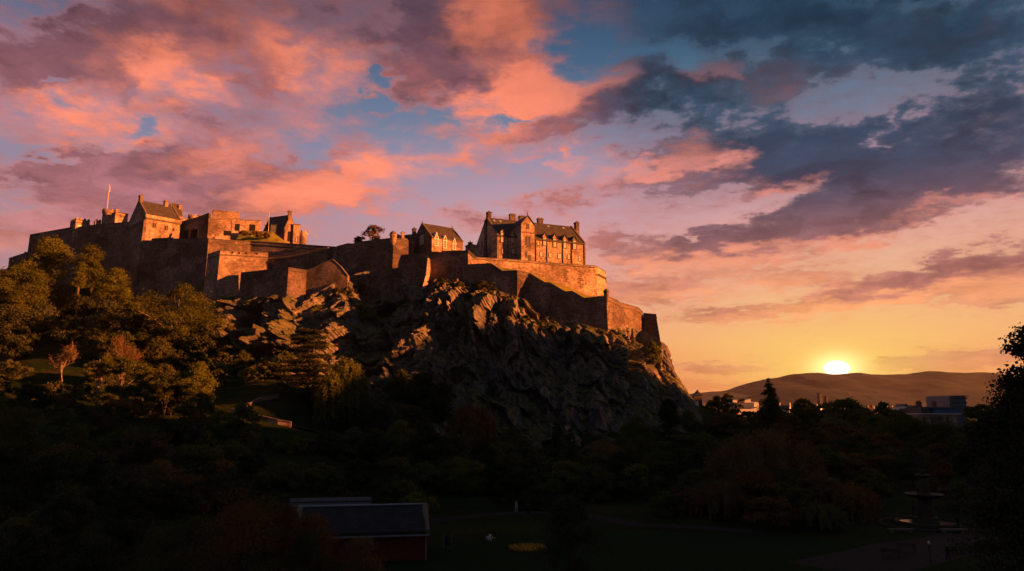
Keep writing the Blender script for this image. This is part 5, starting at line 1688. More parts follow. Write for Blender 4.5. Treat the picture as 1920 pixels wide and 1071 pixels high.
tree('black shrubby tree low in the bottom right corner', 1885, 860, 230, 46, 'broad', 'black', .03, 'bark_dark', dens=1.4, lf=1.5)
tree('leafy branch tip of a dark tree showing at the left edge against the sky', -22, 462, 56, 150, 'broad', 'black', .3, 'bark_dark', lf=.7)
# fill: the woods run on without gaps
rf_ = np.random.default_rng(99)
for i in range(46):
    px = rf_.uniform(-20, 470); py = rf_.uniform(735, 985)
    Y = 150 - (py - 735) / 250 * 92 + rf_.uniform(-5, 5)
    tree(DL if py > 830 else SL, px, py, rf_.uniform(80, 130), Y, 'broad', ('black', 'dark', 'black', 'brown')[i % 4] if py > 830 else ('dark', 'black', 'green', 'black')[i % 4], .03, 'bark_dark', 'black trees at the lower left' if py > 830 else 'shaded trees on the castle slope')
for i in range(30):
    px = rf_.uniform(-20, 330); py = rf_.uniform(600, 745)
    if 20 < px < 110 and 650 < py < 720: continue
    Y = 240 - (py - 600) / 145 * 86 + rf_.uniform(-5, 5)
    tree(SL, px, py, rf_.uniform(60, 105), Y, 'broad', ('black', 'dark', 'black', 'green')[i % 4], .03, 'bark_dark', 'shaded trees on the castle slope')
for px, py, w, Y in ((425, 640, 60, 226), (455, 660, 70, 218), (500, 672, 60, 212), (540, 660, 60, 212), (400, 690, 70, 206), (470, 690, 60, 206), (520, 640, 44, 224), (430, 610, 40, 238)):
    tree('low scrub tree at the broken foot of the crag below the great bastion', px, py, w, Y, 'broad', 'dark', .03, 'bark_dark', 'scrub below the great bastion')
for i, (px, py, w, Y) in enumerate(((412, 585, 40, 254), (440, 578, 36, 255), (470, 590, 46, 250), (498, 575, 30, 252), (420, 620, 46, 238), (455, 622, 44, 236), (486, 618, 36, 238), (570, 596, 34, 244), (590, 625, 44, 236), (560, 640, 46, 230), (520, 650, 44, 226), (480, 652, 50, 226), (436, 650, 46, 228), (596, 572, 34, 248), (405, 655, 40, 230), (545, 610, 26, 240))):
    tree('dark ivy or gorse clump on the rocks below the two square bastions', px, py, w, Y, 'bush', ('dark', 'green', 'dark', 'olive')[i % 4], 0, 'bark_dark', 'clumps below the bastions', zb=P(px, py + w * .75, Y).z)
for i, (px, yt, w, Y) in enumerate(((1345, 764, 90, 240), (1388, 782, 90, 230), (1425, 775, 80, 262), (1470, 772, 80, 268), (1520, 768, 90, 290), (1545, 760, 70, 300), (1612, 764, 90, 262), (1645, 778, 80, 240), (1672, 768, 70, 285), (1720, 790, 90, 212), (1500, 790, 100, 222), (1560, 784, 100, 226), (1745, 806, 80, 190), (1830, 760, 100, 240))):
    tree('full rounded crown in the band of trees along the edge of the town', px, yt, w, Y, 'broad', ('olive', 'dark', 'olive', 'green')[i % 4], .05, 'bark_dark', 'band of trees along the town edge')
for px, py, w, Y in ((604, 548, 40, 256), (632, 540, 44, 254), (655, 540, 40, 255), (676, 532, 36, 258), (640, 575, 50, 248), (668, 570, 50, 247), (690, 580, 44, 245), (660, 610, 54, 238), (620, 590, 50, 243)):
    tree('dark ivy bush on the rock below the sloping ramp wall', px, py, w, Y, 'bush', 'dark', 0, 'bark_dark', 'ivy bushes below the ramp wall', zb=P(px, py + w * .7, Y).z)
for i in range(34):
    px = rf_.uniform(470, 1340); py = rf_.uniform(812, 925)
    Y = 158 - (py - 812) / 113 * 52 + rf_.uniform(-4, 4)
    if px < 640 and py < 835: continue
    tree(BELT, px, py, rf_.uniform(80, 125), Y, 'broad', ('dark', 'black', 'green', 'black')[i % 4], .03, 'bark_dark', 'dark belt of trees behind the lawn')
for i in range(40):
    px = rf_.uniform(1320, 1900); py = rf_.uniform(776, 905)
    Y = 225 - (py - 776) / 129 * 120 + rf_.uniform(-5, 5)
    if 1690 < px < 1790 and py > 840: continue
    tree(GR, px, py, rf_.uniform(75, 120), Y, 'broad', ('dark', 'brown', 'red', 'black')[i % 4], .03, 'bark_dark', 'dim trees of the right gardens')
for i, (px, py, w, Y) in enumerate(((1350, 900, 110, 104), (1410, 880, 130, 106), (1470, 870, 120, 108), (1530, 890, 110, 104), (1590, 900, 100, 102), (1640, 905, 70, 112), (1300, 912, 90, 108), (1445, 930, 120, 94), (1540, 940, 90, 93))):
    tree(GR, px, py, w, Y, 'broad' if i % 2 else 'weeping', ('red', 'brown', 'dark')[i % 3], .12, 'bark_dark', 'dim trees of the right gardens')
# --- on the castle and the crag
zz_ = P(700, 452, 276).z
tree('bare autumn tree showing above the high middle curtain wall', 700, 423, 62, 276, 'broad', 'brown', .1, 'bark', dens=.55, lf=.8, zb=zz_ - 1)
tree('small green bush left of the bare tree above the curtain wall', 672, 444, 22, 276, 'bush', 'olive', 0, 'bark', zb=P(672, 455, 276).z)
tree('yellow green ivy bush hanging on the cliff below the end bastion', 1223, 640, 38, 233, 'bush', 'gold', 0, 'bark', zb=P(1223, 690, 233).z)
tree('dark ivy patch under the sunlit bastion', 470, 540, 26, 268, 'bush', 'black', 0, 'bark', zb=P(470, 590, 268).z)
for px, yt, yb, w, Y in ((835, 523, 540, 44, 245), (862, 528, 548, 40, 243), (880, 548, 566, 50, 239), (915, 545, 566, 44, 238), (945, 556, 580, 44, 236), (965, 575, 600, 44, 233), (900, 580, 604, 56, 232), (985, 592, 612, 50, 230), (1010, 604, 620, 50, 228), (930, 612, 636, 50, 226), (1035, 610, 624, 40, 227), (860, 575, 600, 40, 236), (975, 625, 645, 56, 223), (845, 610, 630, 44, 231)):
    tree('tussock of golden green grass on the ledges below the zigzag wall', px, yt, w, Y, 'bush', ('gold', 'olive')[px % 2], 0, 'bark', 'grass tussocks on the crag', zb=P(px, yb, Y).z, name='tussock', cat='grass tuft', dens=.8)
tree('grassy tuft at the foot of the zigzag wall', 905, 525, 60, 243, 'bush', 'olive', 0, 'bark', zb=P(905, 545, 243).z, name='tuft')
for px, yt, yb, w, Y in ((457, 433, 440, 22, 284), (480, 434, 444, 26, 286), (500, 437, 446, 18, 288)):
    tree('low rusty shrub on the grassy mound beside the lit battery', px, yt, yb and w, Y, 'bush', 'brown', 0, 'bark', 'shrubs on the mound', zb=P(px, yb, Y).z, dens=.8)
for i, (px, yt, yb, w, Y) in enumerate(((600, 560, 580, 40, 262), (640, 545, 560, 30, 262), (760, 560, 585, 40, 252), (850, 545, 575, 50, 246), (930, 575, 600, 40, 236), (1010, 600, 618, 50, 230), (880, 600, 625, 50, 232), (960, 640, 665, 50, 222), (1060, 625, 640, 40, 226), (840, 660, 690, 50, 222), (1130, 640, 655, 30, 222), (720, 620, 645, 40, 236), (1000, 690, 715, 50, 212), (1290, 770, 800, 30, 214))):
    tree('scrubby gorse bush rooted on the crag face', px, yt, w, Y, 'bush', ('olive', 'green', 'dark')[i % 3], 0, 'bark', 'gorse bushes on the crag', zb=P(px, yb, Y).z, dens=.8)

# ------------------------------------------------------------------ gardens: lawn paths
m, g, b, o = new_mat('path_tarmac')
pos = g.n('ShaderNodeNewGeometry').outputs['Position']
g.set(b.inputs['Base Color'], g.ramp(g.noise(pos, 2.0, 6, .7), [(.3, (.018, .017, .017)), (.7, (.042, .038, .036))]))
b.inputs['Roughness'].default_value = .95; b.inputs['Specular IOR Level'].default_value = .06
M['path'] = m
m, g, b, o = new_mat('lawn_turf')
pos = g.n('ShaderNodeNewGeometry').outputs['Position']
g.set(b.inputs['Base Color'], g.ramp(g.noise(pos, 1.4, 7, .7), [(.3, (.006, .020, .005)), (.7, (.014, .036, .009))]))
b.inputs['Specular IOR Level'].default_value = .03; b.inputs['Roughness'].default_value = 1
M['lawn'] = m


def gpt(px, py):
    """the ground point seen at a pixel"""
    lo, hi = 20.0, 420.0
    Ys = np.linspace(lo, hi, 400)
    pts = np.array([P(px, py, y) for y in Ys])
    zs = ground_z(pts[:, 0], pts[:, 1])
    k = np.argmax(pts[:, 2] <= zs) if (pts[:, 2] <= zs).any() else len(Ys) - 1
    return Vector((pts[k, 0], pts[k, 1], zs[k]))


def strip(name, pix_pts, w, mat, lift=.03, kind='structure'):
    pts = [gpt(*p) for p in pix_pts]
    a = resample(pts, 70)[0]
    t = np.gradient(a, axis=0); n_ = np.stack([-t[:, 1], t[:, 0]], 1); n_ /= np.linalg.norm(n_, axis=1, keepdims=True) + 1e-9
    K = 5
    X = np.zeros((K, 70)); Y = X.copy()
    for j in range(K):
        s = (j / (K - 1) - .5) * w
        X[j] = a[:, 0] + n_[:, 0] * s; Y[j] = a[:, 1] + n_[:, 1] * s
    Z = ground_z(X, Y) + lift
    return tag(grid_obj(name, X, Y, Z, M[mat]), kind=kind)


strip('garden_path', [(700, 985), (830, 975), (930, 965), (1010, 962), (1100, 968), (1200, 985), (1320, 990), (1430, 1000)], 3.2, 'path', .03)
strip('fountain_path', [(1560, 1071), (1650, 1050), (1720, 1035), (1800, 1025), (1850, 1010)], 9.0, 'path', .04)
strip('slope_path', [(430, 773), (470, 780), (520, 792), (560, 802), (600, 812)], 2.6, 'path', .10)
strip('upper_path', [(462, 770), (490, 757), (520, 750)], 2.0, 'path', .10)
strip('hillside_path', [(95, 612), (130, 607), (170, 602)], 2.0, 'path', .10)
# lawn sheet
lx, ly = np.meshgrid(np.linspace(-14, 46, 50), np.linspace(48, 92, 40))
edge = (np.hypot((lx - 16) / 30, (ly - 70) / 22) < 1)
lz = ground_z(lx, ly) + np.where(edge, .02, -.3)
tag(grid_obj('lawn', lx, ly, lz, M['lawn']), kind='structure')

# stone edging walls beside the slope path
def pathwall(label, pixs, h):
    pts = [gpt(*p) + Vector((0, 0, h)) for p in pixs]
    return wall('low_wall', label, pts, h + 1.0, 'ashlar', thick=.5, batter=0, course=0)
pathwall('low pale stone wall along the lower side of the sloping path', [(432, 778), (470, 785), (520, 797), (545, 801)], .9)
pathwall('short pale stone wall along the upper fork of the sloping path', [(462, 767), (490, 754), (522, 748)], .7)

# ------------------------------------------------------------------ gardener's cottage
G0 = Vector((*gpt(803, 1052)[:2], 0.0))
G0.z = gz(G0.x, G0.y)
cu = Vector((-.985, -.17, 0)).normalized()          # along the front, leftwards
cw = Vector((cu.y * 1, -cu.x * 1, 0)); cw = Vector((-cu.y, cu.x, 0)) if Vector((-cu.y, cu.x, 0)).y > 0 else Vector((cu.y, -cu.x, 0))
M['red_wall'] = plain('red_harled_wall', (.11, .018, .012), .85, .3, 1.5)
M['felt_roof'] = slate('cottage_slate', (.020, .021, .026), .6)
M['zinc'] = plain('zinc_flashing', (.22, .24, .28), .35, .15, 2, .5, .3)
CT_ = thing('cottage', 'low red walled cottage with a grey slate roof at the edge of the lawn', 'building', tuple(G0))
ez = zat(805, 996, G0); rzp = G0 + cw * 3.6
rz = zat(772, 952, rzp)
roofC = gabled(CT_, G0, cu, cw, 12.5, 7.2, G0.z - .5, ez, rz, 'red_wall', 'felt_roof', skew=.16, over=.5)
mb = MB(); q = G0 + cw * 3.6; mb.tube([Vector((q.x, q.y, rz + .36)), Vector((q.x, q.y, rz + .36)) + cu * 12.5], .12, 6); mb.build('ridge', M['zinc'], roofC)
oc_ = -cw
mb = MB(); mb.box(Vector((G0.x, G0.y, ez - .32)) + oc_ * .62, cu * 12.5, oc_ * .14, (0, 0, .14)); mb.build('gutter', M['zinc'], CT_)
for s in ():
    fb = MB(); q = Vector((G0.x, G0.y, G0.z + 1.0)) + cu * s + oc_ * .003
    fb.box(q, cu * 1.3, oc_ * .08, (0, 0, 1.2)); f = fb.build('window', M['white'], CT_)
    MB().box(q + cu * .1 + oc_ * .08 + Vector((0, 0, .1)), cu * 1.1, oc_ * .02, (0, 0, 1.0)).build('pane', M['pane_dark'], f)
q = Vector((G0.x, G0.y, G0.z)) + cu * .25 + oc_ * .10
MB().tube([q, q + Vector((0, 0, ez - G0.z - .1))], .06, 6).build('drainpipe', M['zinc'], CT_)
# the glass roofed shed behind
g1 = P(700, 975, 76)
B1 = Vector((g1.x, g1.y, gz(g1.x, g1.y)))
M['zinc_roof'] = plain('zinc_roof_sheet', (.085, .092, .11), .5, .2, 1)
GH = thing('outhouse', 'low outhouse with a ribbed grey metal roof behind the red cottage', 'shed', tuple(B1))
ez1 = zat(700, 968, B1); rz1 = zat(680, 938, B1 + cw * 3.0)
roofO = gabled(GH, B1, cu, cw, 8.6, 6.0, B1.z - .4, ez1, rz1, 'red_wall', 'zinc_roof', skew=0, over=.4)
rb = MB(); sl = (rz1 - ez1) / 3.0
for i in range(22):
    a = B1 + cu * (.4 + i * .37); a.z = ez1 + .36 - sl * .35
    e_ = B1 + cu * (.4 + i * .37) + cw * 3.0; e_.z = rz1 + .36
    rb.box(a - cw * .35, cu * .05, (e_ - a) + cw * .35, (0, 0, .05))
for s in (.36, .70):
    a = B1 + cu * .3 + cw * 3.0 * s; a.z = ez1 + .36 + sl * 3.0 * s
    rb.box(a, cu * 8.0, cw * .08, (0, 0, .10))
rb.build('roof_rib', M['metal_dark'], roofO)

# ------------------------------------------------------------------ figures
def figure(parent, base, h, pose, mats, yaw=0.0, name='body'):
    """one continuous body grown from a skeleton; base is the point under the feet"""
    s = h
    J = {'pel': (0, 0, .52), 'sp': (0, .005, .64), 'ch': (0, 0, .76), 'nk': (0, 0, .845), 'hd': (0, -.012, .90), 'tp': (0, -.008, .975)}
    L_ = [('hipL', (.05, 0, .50)), ('kneL', (.055, -.012, .28)), ('ankL', (.055, .012, .045)), ('toeL', (.06, -.075, .015))]
    A_ = [('shL', (.105, 0, .80)), ('elL', (.135, .015, .635)), ('wrL', (.125, -.035, .49)), ('haL', (.12, -.05, .44))]
    rad = {'pel': .062, 'sp': .055, 'ch': .066, 'nk': .03, 'hd': .048, 'tp': .034, 'hip': .05, 'kne': .034, 'ank': .022, 'toe': .018, 'sh': .036, 'el': .025, 'wr': .018, 'ha': .018}
    if pose == 'walk':
        L2 = dict(L_); L_ = [('hipL', (.05, 0, .50)), ('kneL', (.055, -.06, .29)), ('ankL', (.055, -.07, .05)), ('toeL', (.06, -.15, .02))]
    if pose == 'raised':
        A_ = [('shL', (.105, 0, .80)), ('elL', (.19, -.01, .90)), ('wrL', (.15, -.02, 1.03)), ('haL', (.14, -.02, 1.08))]
    if pose == 'sit':
        L_ = [('hipL', (.05, -.01, .50)), ('kneL', (.06, -.22, .50)), ('ankL', (.06, -.22, .27)), ('toeL', (.06, -.30, .24))]
    V, E, Rr, idx = [], [], [], {}

    def add(nm, p, r, par=None):
        idx[nm] = len(V); V.append(tuple(c * s for c in p)); Rr.append(r * s)
        if par: E.append((idx[par], idx[nm]))
    add('pel', J['pel'], rad['pel'])
    for a, b_ in (('sp', 'pel'), ('ch', 'sp'), ('nk', 'ch'), ('hd', 'nk'), ('tp', 'hd')):
        add(a, J[a], rad[a], b_)
    for side, sx in (('L', 1), ('R', -1)):
        par = 'pel'
        for nm, p in L_:
            k = nm[:3]
            if pose == 'walk' and sx < 0 and k != 'hip':
                p = (p[0], -p[1] * .9 + (.0 if k != 'toe' else -.10), p[2] + .01)
            add(k + side, (p[0] * sx, p[1], p[2]), rad[k], par); par = k + side
        par = 'ch'
        for nm, p in A_:
            k = nm[:2]
            if pose == 'raised' and sx < 0:
                p = {'sh': (.105, 0, .80), 'el': (.15, .01, .64), 'wr': (.10, -.06, .55), 'ha': (.08, -.09, .53)}[k]
            add(k + side, (p[0] * sx, p[1], p[2]), rad[k], par); par = k + side
    me = bpy.data.meshes.new(name)
    me.from_pydata(V, E, [])
    tmp = bpy.data.objects.new('tmp_body', me); COL.objects.link(tmp)
    sk = tmp.modifiers.new('skin', 'SKIN'); sub = tmp.modifiers.new('sub', 'SUBSURF'); sub.levels = 2
    for d, r in zip(me.skin_vertices[0].data, Rr):
        d.radius = (r, r)
    me.skin_vertices[0].data[0].use_root = True
    bpy.context.view_layer.update()
    me2 = bpy.data.meshes.new_from_object(tmp.evaluated_get(bpy.context.evaluated_depsgraph_get()))
    bpy.data.objects.remove(tmp, do_unlink=True)
    me2.name = name
    me2.materials.clear(); me2.materials.append(mats[0])
    me2.transform(Matrix.Translation(base) @ Matrix.Rotation(yaw, 4, 'Z'))
    me2.polygons.foreach_set('use_smooth', [True] * len(me2.polygons))
    o = bpy.data.objects.new(name, me2); COL.objects.link(o)
    o.parent = parent; o.matrix_parent_inverse = world_of(parent).inverted()
    return o


# ------------------------------------------------------------------ fountain
M['bronze'] = plain('dark_fountain_iron', (.05, .034, .024), .7, .35, 3, .2, .1)
M['water'] = plain('pool_water', (.02, .025, .03), .08, .05, 1, .6)
fz = gpt(1738, 985)
F0 = Vector((fz.x, fz.y, gz(fz.x, fz.y)))
fs = (F0.y / FPX)
FT = thing('fountain', 'tall tiered iron fountain crowned by a standing statue in the dark gardens', 'fountain', tuple(F0))
MB().lathe(F0, [(3.7, -.4), (3.7, .40), (3.5, .55), (3.3, .55), (3.3, .30), (.5, .30)], 40).build('pool', M['bronze'], FT)
MB().lathe(F0 + Vector((0, 0, .304)), [(3.27, 0), (3.27, .10)], 40).build('water', M['water'], FT)
zb_ = lambda py: zat(1738, py, F0) - F0.z
MB().lathe(F0, [(1.6, .3), (1.5, .9), (1.0, 1.1), (.85, zb_(935)), (1.1, zb_(932)), (1.2, zb_(930))], 20).build('pedestal', M['bronze'], FT)
bz = zb_(928)
MB().lathe(F0, [(.8, bz - .5), (1.6, bz - .3), (2.15, bz), (2.25, bz + .14), (2.1, bz + .16), (1.2, bz + .05)], 28).build('basin', M['bronze'], FT)
MB().lathe(F0, [(.95, bz), (.7, bz + .3), (.55, zb_(893) - .2), (.9, zb_(893)), (.95, zb_(890)), (.4, zb_(889)), (.35, zb_(880))], 18).build('upper_tier', M['bronze'], FT)
for k in range(4):
    a = k * math.pi / 2 + .6
    figure(FT, F0 + Vector((math.cos(a) * 1.55, math.sin(a) * 1.55, .85)), 1.75, 'stand', [M['bronze']], a + math.pi / 2, 'statue')
    figure(FT, F0 + Vector((math.cos(a + .7) * .78, math.sin(a + .7) * .78, bz + .1)), 1.25, 'stand', [M['bronze']], a + .7 + math.pi / 2, 'cherub')
figure(FT, F0 + Vector((0, 0, zb_(881))), max(1.6, (zb_(846) - zb_(881)) / 1.02), 'raised', [M['bronze']], .3, 'crowning_statue')

# stone steps and kerb rings round it
MB_ = MB().lathe(F0 + Vector((0, 0, 0)), [(5.6, -.3), (5.6, .16), (5.2, .17), (5.2, -.3)], 40)
tag(MB_.build('stone_kerb', M['bark_dark']), 'round stone kerb ringing the fountain pool', 'kerb')
for px, py, lab in ((1690, 1000, 'long pale stone bench left below the fountain'), (1788, 1001, 'pale stone bench right below the fountain')):
    p = gpt(px, py); t = thing('stone_bench', lab, 'bench', tuple(p))
    MB().box(p + Vector((-1.5, -.25, .36)), (3.0, 0, 0), (0, .5, 0), (0, 0, .12)).build('seat', M['cope'], t)
    for sx in (-1.2, .95):
        MB().box(p + Vector((sx, -.2, -.1)), (.25, 0, 0), (0, .4, 0), (0, 0, .456)).build('leg', M['cope'], t)


def park_bench(label, px, py, yaw, group=None):
    p = gpt(px, py); t = thing('park_bench', label, 'bench', tuple(p), group)
    d = Vector((math.cos(yaw), math.sin(yaw), 0)); q = Vector((-d.y, d.x, 0)); z = Vector((0, 0, 1))
    sb = MB()
    for i in range(4): sb.box(p - d * .9 - q * (.25 - i * .13) + z * .43, d * 1.8, q * .10, z * .035)
    sb.build('seat', M['wood_dark'], t)
    sb = MB()
    for i in range(3): sb.box(p - d * .9 + q * (.26 + .03 * i) + z * (.52 + i * .13), d * 1.8, q * .03, z * .10)
    sb.build('backrest', M['wood_dark'], t)
    for s in (-.75, .70):
        fb = MB(); fb.box(p + d * s - q * .25 - z * .1, d * .06, q * .06, z * .74); fb.box(p + d * s + q * .24 - z * .1, d * .06, q * .06, z * .98); fb.box(p + d * s - q * .25 + z * .641, d * .06, q * .5, z * .04)
        fb.build('frame', M['metal_dark'], t)
    return t
park_bench('dark park bench nearest the bottom edge beside the paved path', 1672, 1048, 2.6)
park_bench('dark park bench a little farther along the paved path', 1700, 1036, 2.6)
park_bench('lone dark bench by the path on the far side of the lawn', 1248, 973, 3.14)

# person on the paved path and two seated or standing farther off
cloth_d = plain('dark_coat', (.020, .020, .024), .9)
skin = plain('skin_tone', (.36, .22, .16), .7)
hairm = plain('dark_hair', (.02, .015, .012), .7)


def person(label, px, py, h, pose, yaw, coat):
    p = gpt(px, py)
    t = thing('person', label, 'person', tuple(p))
    bd = figure(t, p, h, pose, [skin], yaw)
    # clothing follows the body: shells grown outward from it
    me = bd.data.copy(); me.name = 'coat'
    bm = bmesh.new(); bm.from_mesh(me)
    dead = [f for f in bm.faces if (f.calc_center_median().z - p.z) > .845 * h or (f.calc_center_median().z - p.z) < .06 * h]
    bmesh.ops.delete(bm, geom=dead, context='FACES')
    for v in bm.verts: v.co += v.normal * .018
    bm.to_mesh(me); bm.free(); me.materials.clear(); me.materials.append(coat)
    c = bpy.data.objects.new('coat', me); COL.objects.link(c); c.parent = t; c.matrix_parent_inverse = world_of(t).inverted()
    me = bd.data.copy(); me.name = 'hair'
    bm = bmesh.new(); bm.from_mesh(me)
    fw = Vector((math.sin(yaw), -math.cos(yaw), 0))
    dead = [f for f in bm.faces if (f.calc_center_median().z - p.z) < .90 * h or ((f.calc_center_median() - p).dot(fw) > .02 * h and (f.calc_center_median().z - p.z) < .95 * h)]
    bmesh.ops.delete(bm, geom=dead, context='FACES')
    for v in bm.verts: v.co += v.normal * .015
    bm.to_mesh(me); bm.free(); me.materials.clear(); me.materials.append(hairm)
    c = bpy.data.objects.new('hair', me); COL.objects.link(c); c.parent = t; c.matrix_parent_inverse = world_of(t).inverted()
    return t
person('person in dark clothes walking on the paved path at the lower right', 1779, 1056, 1.72, 'walk', .5, cloth_d)
person('person in dark clothes standing beside the right end of the fountain pool', 1797, 992, 1.7, 'stand', 2.0, cloth_d)
pale_c = plain('pale_coat', (.35, .33, .32), .9)
person('small far person in a pale top on the path beyond the lawn', 968, 962, 1.7, 'walk', 1.2, pale_c)
person('small far person in dark trousers left of the one in the pale top', 990, 968, 1.7, 'stand', 2.6, cloth_d)

# lamp post, sign, notice frame, flower bed, seedling stake
p = gpt(1745, 1058); t = thing('bollard_light', 'slim dark post with a small pale head on the paved path', 'post', tuple(p))
MB().lathe(p, [(.10, -.1), (.10, .1), (.06, .15), (.055, 1.75)], 10).build('post', M['metal_dark'], t)
MB().lathe(p + Vector((0, 0, 1.752)), [(.06, 0), (.11, .05), (.11, .22), (.03, .30)], 10).build('head', M['pane'], t)
p = gpt(839, 1030); t = thing('notice_board', 'dark notice board between two pale posts at the edge of the lawn', 'notice board', tuple(p))
for s in (-.42, .36):
    MB().box(p + Vector((s, 0, -.2)), (.07, 0, 0), (0, .07, 0), (0, 0, 1.65)).build('post', M['ashlar'], t)
MB().box(p + Vector((-.347, .01, .35)), (.704, 0, 0), (0, .05, 0), (0, 0, .95)).build('board', M['metal_dark'], t)
p = gpt(918, 1020); t = thing('young_plant', 'tiny pale leafed young plant standing alone on the lawn', 'plant', tuple(p))
MB().tube([p, p + Vector((0, 0, .7))], .025, 6).build('stem', M['bark'], t)
rng_ = np.random.default_rng(3); n_ = 60
cc = np.array(p) + np.array([0, 0, .55]) + rng_.normal(size=(n_, 3)) * .16
me = leaf_mesh('leaves', cc, unit(rng_, n_), .09, rng_); me.materials.append(M['white'])
o = bpy.data.objects.new('leaves', me); COL.objects.link(o); o.parent = t; o.matrix_parent_inverse = world_of(t).inverted()
# flower bed
p = gpt(990, 1032); FB = thing('flower_bed', 'oval bed of yellow flowers on the dark lawn', 'flower bed', tuple(p))
MB().lathe(p, [(2.1, -.1), (2.0, .08), (.1, .16)], 30).build('soil', M['bark_dark'], FB)
n_ = 2600
a = rng_.uniform(0, 2 * np.pi, n_); r = 2.0 * np.sqrt(rng_.random(n_))
cc = np.stack([p.x + np.cos(a) * r, p.y + np.sin(a) * r, p.z + .15 + .22 * rng_.random(n_)], 1)
M['petal'] = plain('yellow_petal', (.62, .34, .03), .7, .3, 6)
for nm, mt, k in (('flowers', M['petal'], 0), ('foliage', LM['green'], 1)):
    me = leaf_mesh(nm, cc[k::2] - np.array([0, 0, .08 * k]), unit(rng_, len(cc[k::2])) + np.array([0, 0, .8]), .07, rng_); me.materials.append(mt)
    o = bpy.data.objects.new(nm, me); COL.objects.link(o); o.parent = FB; o.matrix_parent_inverse = world_of(FB).inverted(); o['kind'] = 'stuff'
# hedge border by the cottage
p = gpt(900, 1050)

# ------------------------------------------------------------------ town beyond the gardens
M['t_sand'] = stone('town_sandstone', (.34, .25, .19), 1.0, .45, .8, .3, .3)
M['t_white'] = plain('town_white_wall', (.74, .70, .64), .8, .12, .5)
M['t_dark'] = stone('town_dark_wall', (.15, .12, .11), 1.0, .45, .8, .3, .3)
M['t_roof'] = slate('town_slate', (.075, .07, .072), .5)
M['t_red'] = plain('town_brick', (.26, .10, .065), .9, .25, .6)
M['t_glass'] = plain('blue_curtain_glass', (.08, .20, .38), .15, .2, .4, .6)
M['t_metal'] = plain('grey_panel', (.10, .125, .165), .5, .12, .3, .5)


def house(label, px, py_eave, py_ridge, wpx, Y, wallm, roofm='t_roof', depth=9, yaw=0.0, group=None, base_py=None, cat='house', nwin=3, flat=False, chim=True, stor=2):
    c = P(px, py_eave, Y)
    zbs = gz(c.x, c.y) - 1
    w = wpx / FPX * Y
    u = Vector((math.cos(yaw), math.sin(yaw), 0)); wv = Vector((-u.y, u.x, 0))
    A_ = Vector((c.x, c.y, 0)) - u * w / 2
    ze_ = c.z; zr_ = zat(px, py_ridge, c)
    t = thing('house' if not flat else 'flat_block', label, cat, (c.x, c.y, zbs), group)
    Zz = lambda z: Vector((0, 0, z))
    out_ = -wv
    if flat:
        MB().box(A_ + Zz(zbs), u * w, wv * depth, Zz(zr_ - zbs)).build('walls', M[wallm], t)
        rf = MB().box(A_ + Zz(zr_ + .003) - u * .25 - wv * .25, u * (w + .5), wv * (depth + .5), Zz(.4)).build('roof', M[roofm], t)
    else:
        rf = gabled(t, A_, u, wv, w, depth, zbs, ze_, zr_, wallm, roofm, skew=.15, over=.3)
        if chim:
            for s in (.05, .95):
                q = A_ + u * (w * s) + wv * depth / 2
                chimney(rf, q, wv, 1.6, .9, zr_ - 1.0, zr_ + 1.5, wallm, 2)
    top = ze_ if not flat else zr_
    for r_ in range(stor):
        z = top - 1.0 - r_ * 3.2 - 1.6
        for i in range(nwin):
            q = A_ + u * (w * (i + .5) / nwin - .5) + Zz(z) + out_ * .003
            MB().box(q, u * 1.0, out_ * .07, Zz(1.6)).build('window', M['pane_dark'], t)
    return t


# the near sandstone house with the blue glass storey
SH = P(1790, 790, 290)
p = SH; zb0 = gz(p.x, p.y) - 1
def blk(t, name, px0, px1, py0, py1, Y, depth, mat):
    a = P(px0, py1, Y); b_ = P(px1, py1, Y); z1 = zat(px0, py0, a); z0 = zat(px0, py1, a)
    return MB().box((a.x, Y, z0), (b_.x - a.x, 0, 0), (0, depth, 0), (0, 0, z1 - z0)).build(name, M[mat], t)
t = thing('glass_topped_house', 'sandstone house with a blue glazed top storey near the right edge', 'building', (p.x, p.y, zb0))
blk(t, 'walls', 1728, 1800, 777, 840, 290, 14, 't_sand')
blk(t, 'cornice', 1726, 1802, 775.6, 776.9, 289.6, 14.8, 'white')
blk(t, 'glazed_storey', 1750, 1798, 765.5, 775.5, 291, 12, 't_glass')
blk(t, 'roof_slab', 1746, 1800, 763.5, 765.4, 290, 14, 't_metal')
blk(t, 'roof', 1727, 1748, 763, 775.5, 291, 10, 't_roof')
for px in (1734, 1748, 1763, 1778):
    w_ = blk(t, 'window', px - 2.4, px + 2.4, 782, 796, 289.9, .3, 'pane_dark')
mu = MB()
for i in range(9):
    a = P(1752 + i * 5.4, 775, 290.9); mu.box((a.x, 290.85, zat(1752, 775.4, a)), (.1, 0, 0), (0, .2, 0), (0, 0, 1.9))
mu.build('mullion', M['t_metal'], t)
q = P(1752, 764, 294); chimney(t, q, Vector((1, 0, 0)), 1.4, 1.0, q.z - 1, q.z + 1.6, 't_red', 3)
t = thing('office_tower', 'grey blue office tower behind the black tree on the right', 'building', tuple(P(1795, 790, 320)))
blk(t, 'walls', 1785, 1816, 743, 800, 320, 18, 't_metal')
blk(t, 'roof', 1784.4, 1816.6, 741.8, 742.9, 319.5, 19, 't_metal')
for k in range(3):
    blk(t, 'window_band', 1787, 1814, 746 + k * 8, 748.5 + k * 8, 319.8, .4, 'pane_dark')
t = thing('church_like_house', 'dark gabled house with a lit red chimney left of the glass topped house', 'house', tuple(P(1716, 780, 310)))
blk(t, 'walls', 1706, 1728, 768, 800, 310, 9, 't_dark')
a = P(1705, 767.9, 310); b_ = P(1729, 767.9, 310); mm = P(1717, 760, 310)
MB().prism([a, b_, mm], (0, 9, 0)).build('roof', M['t_roof'], t)
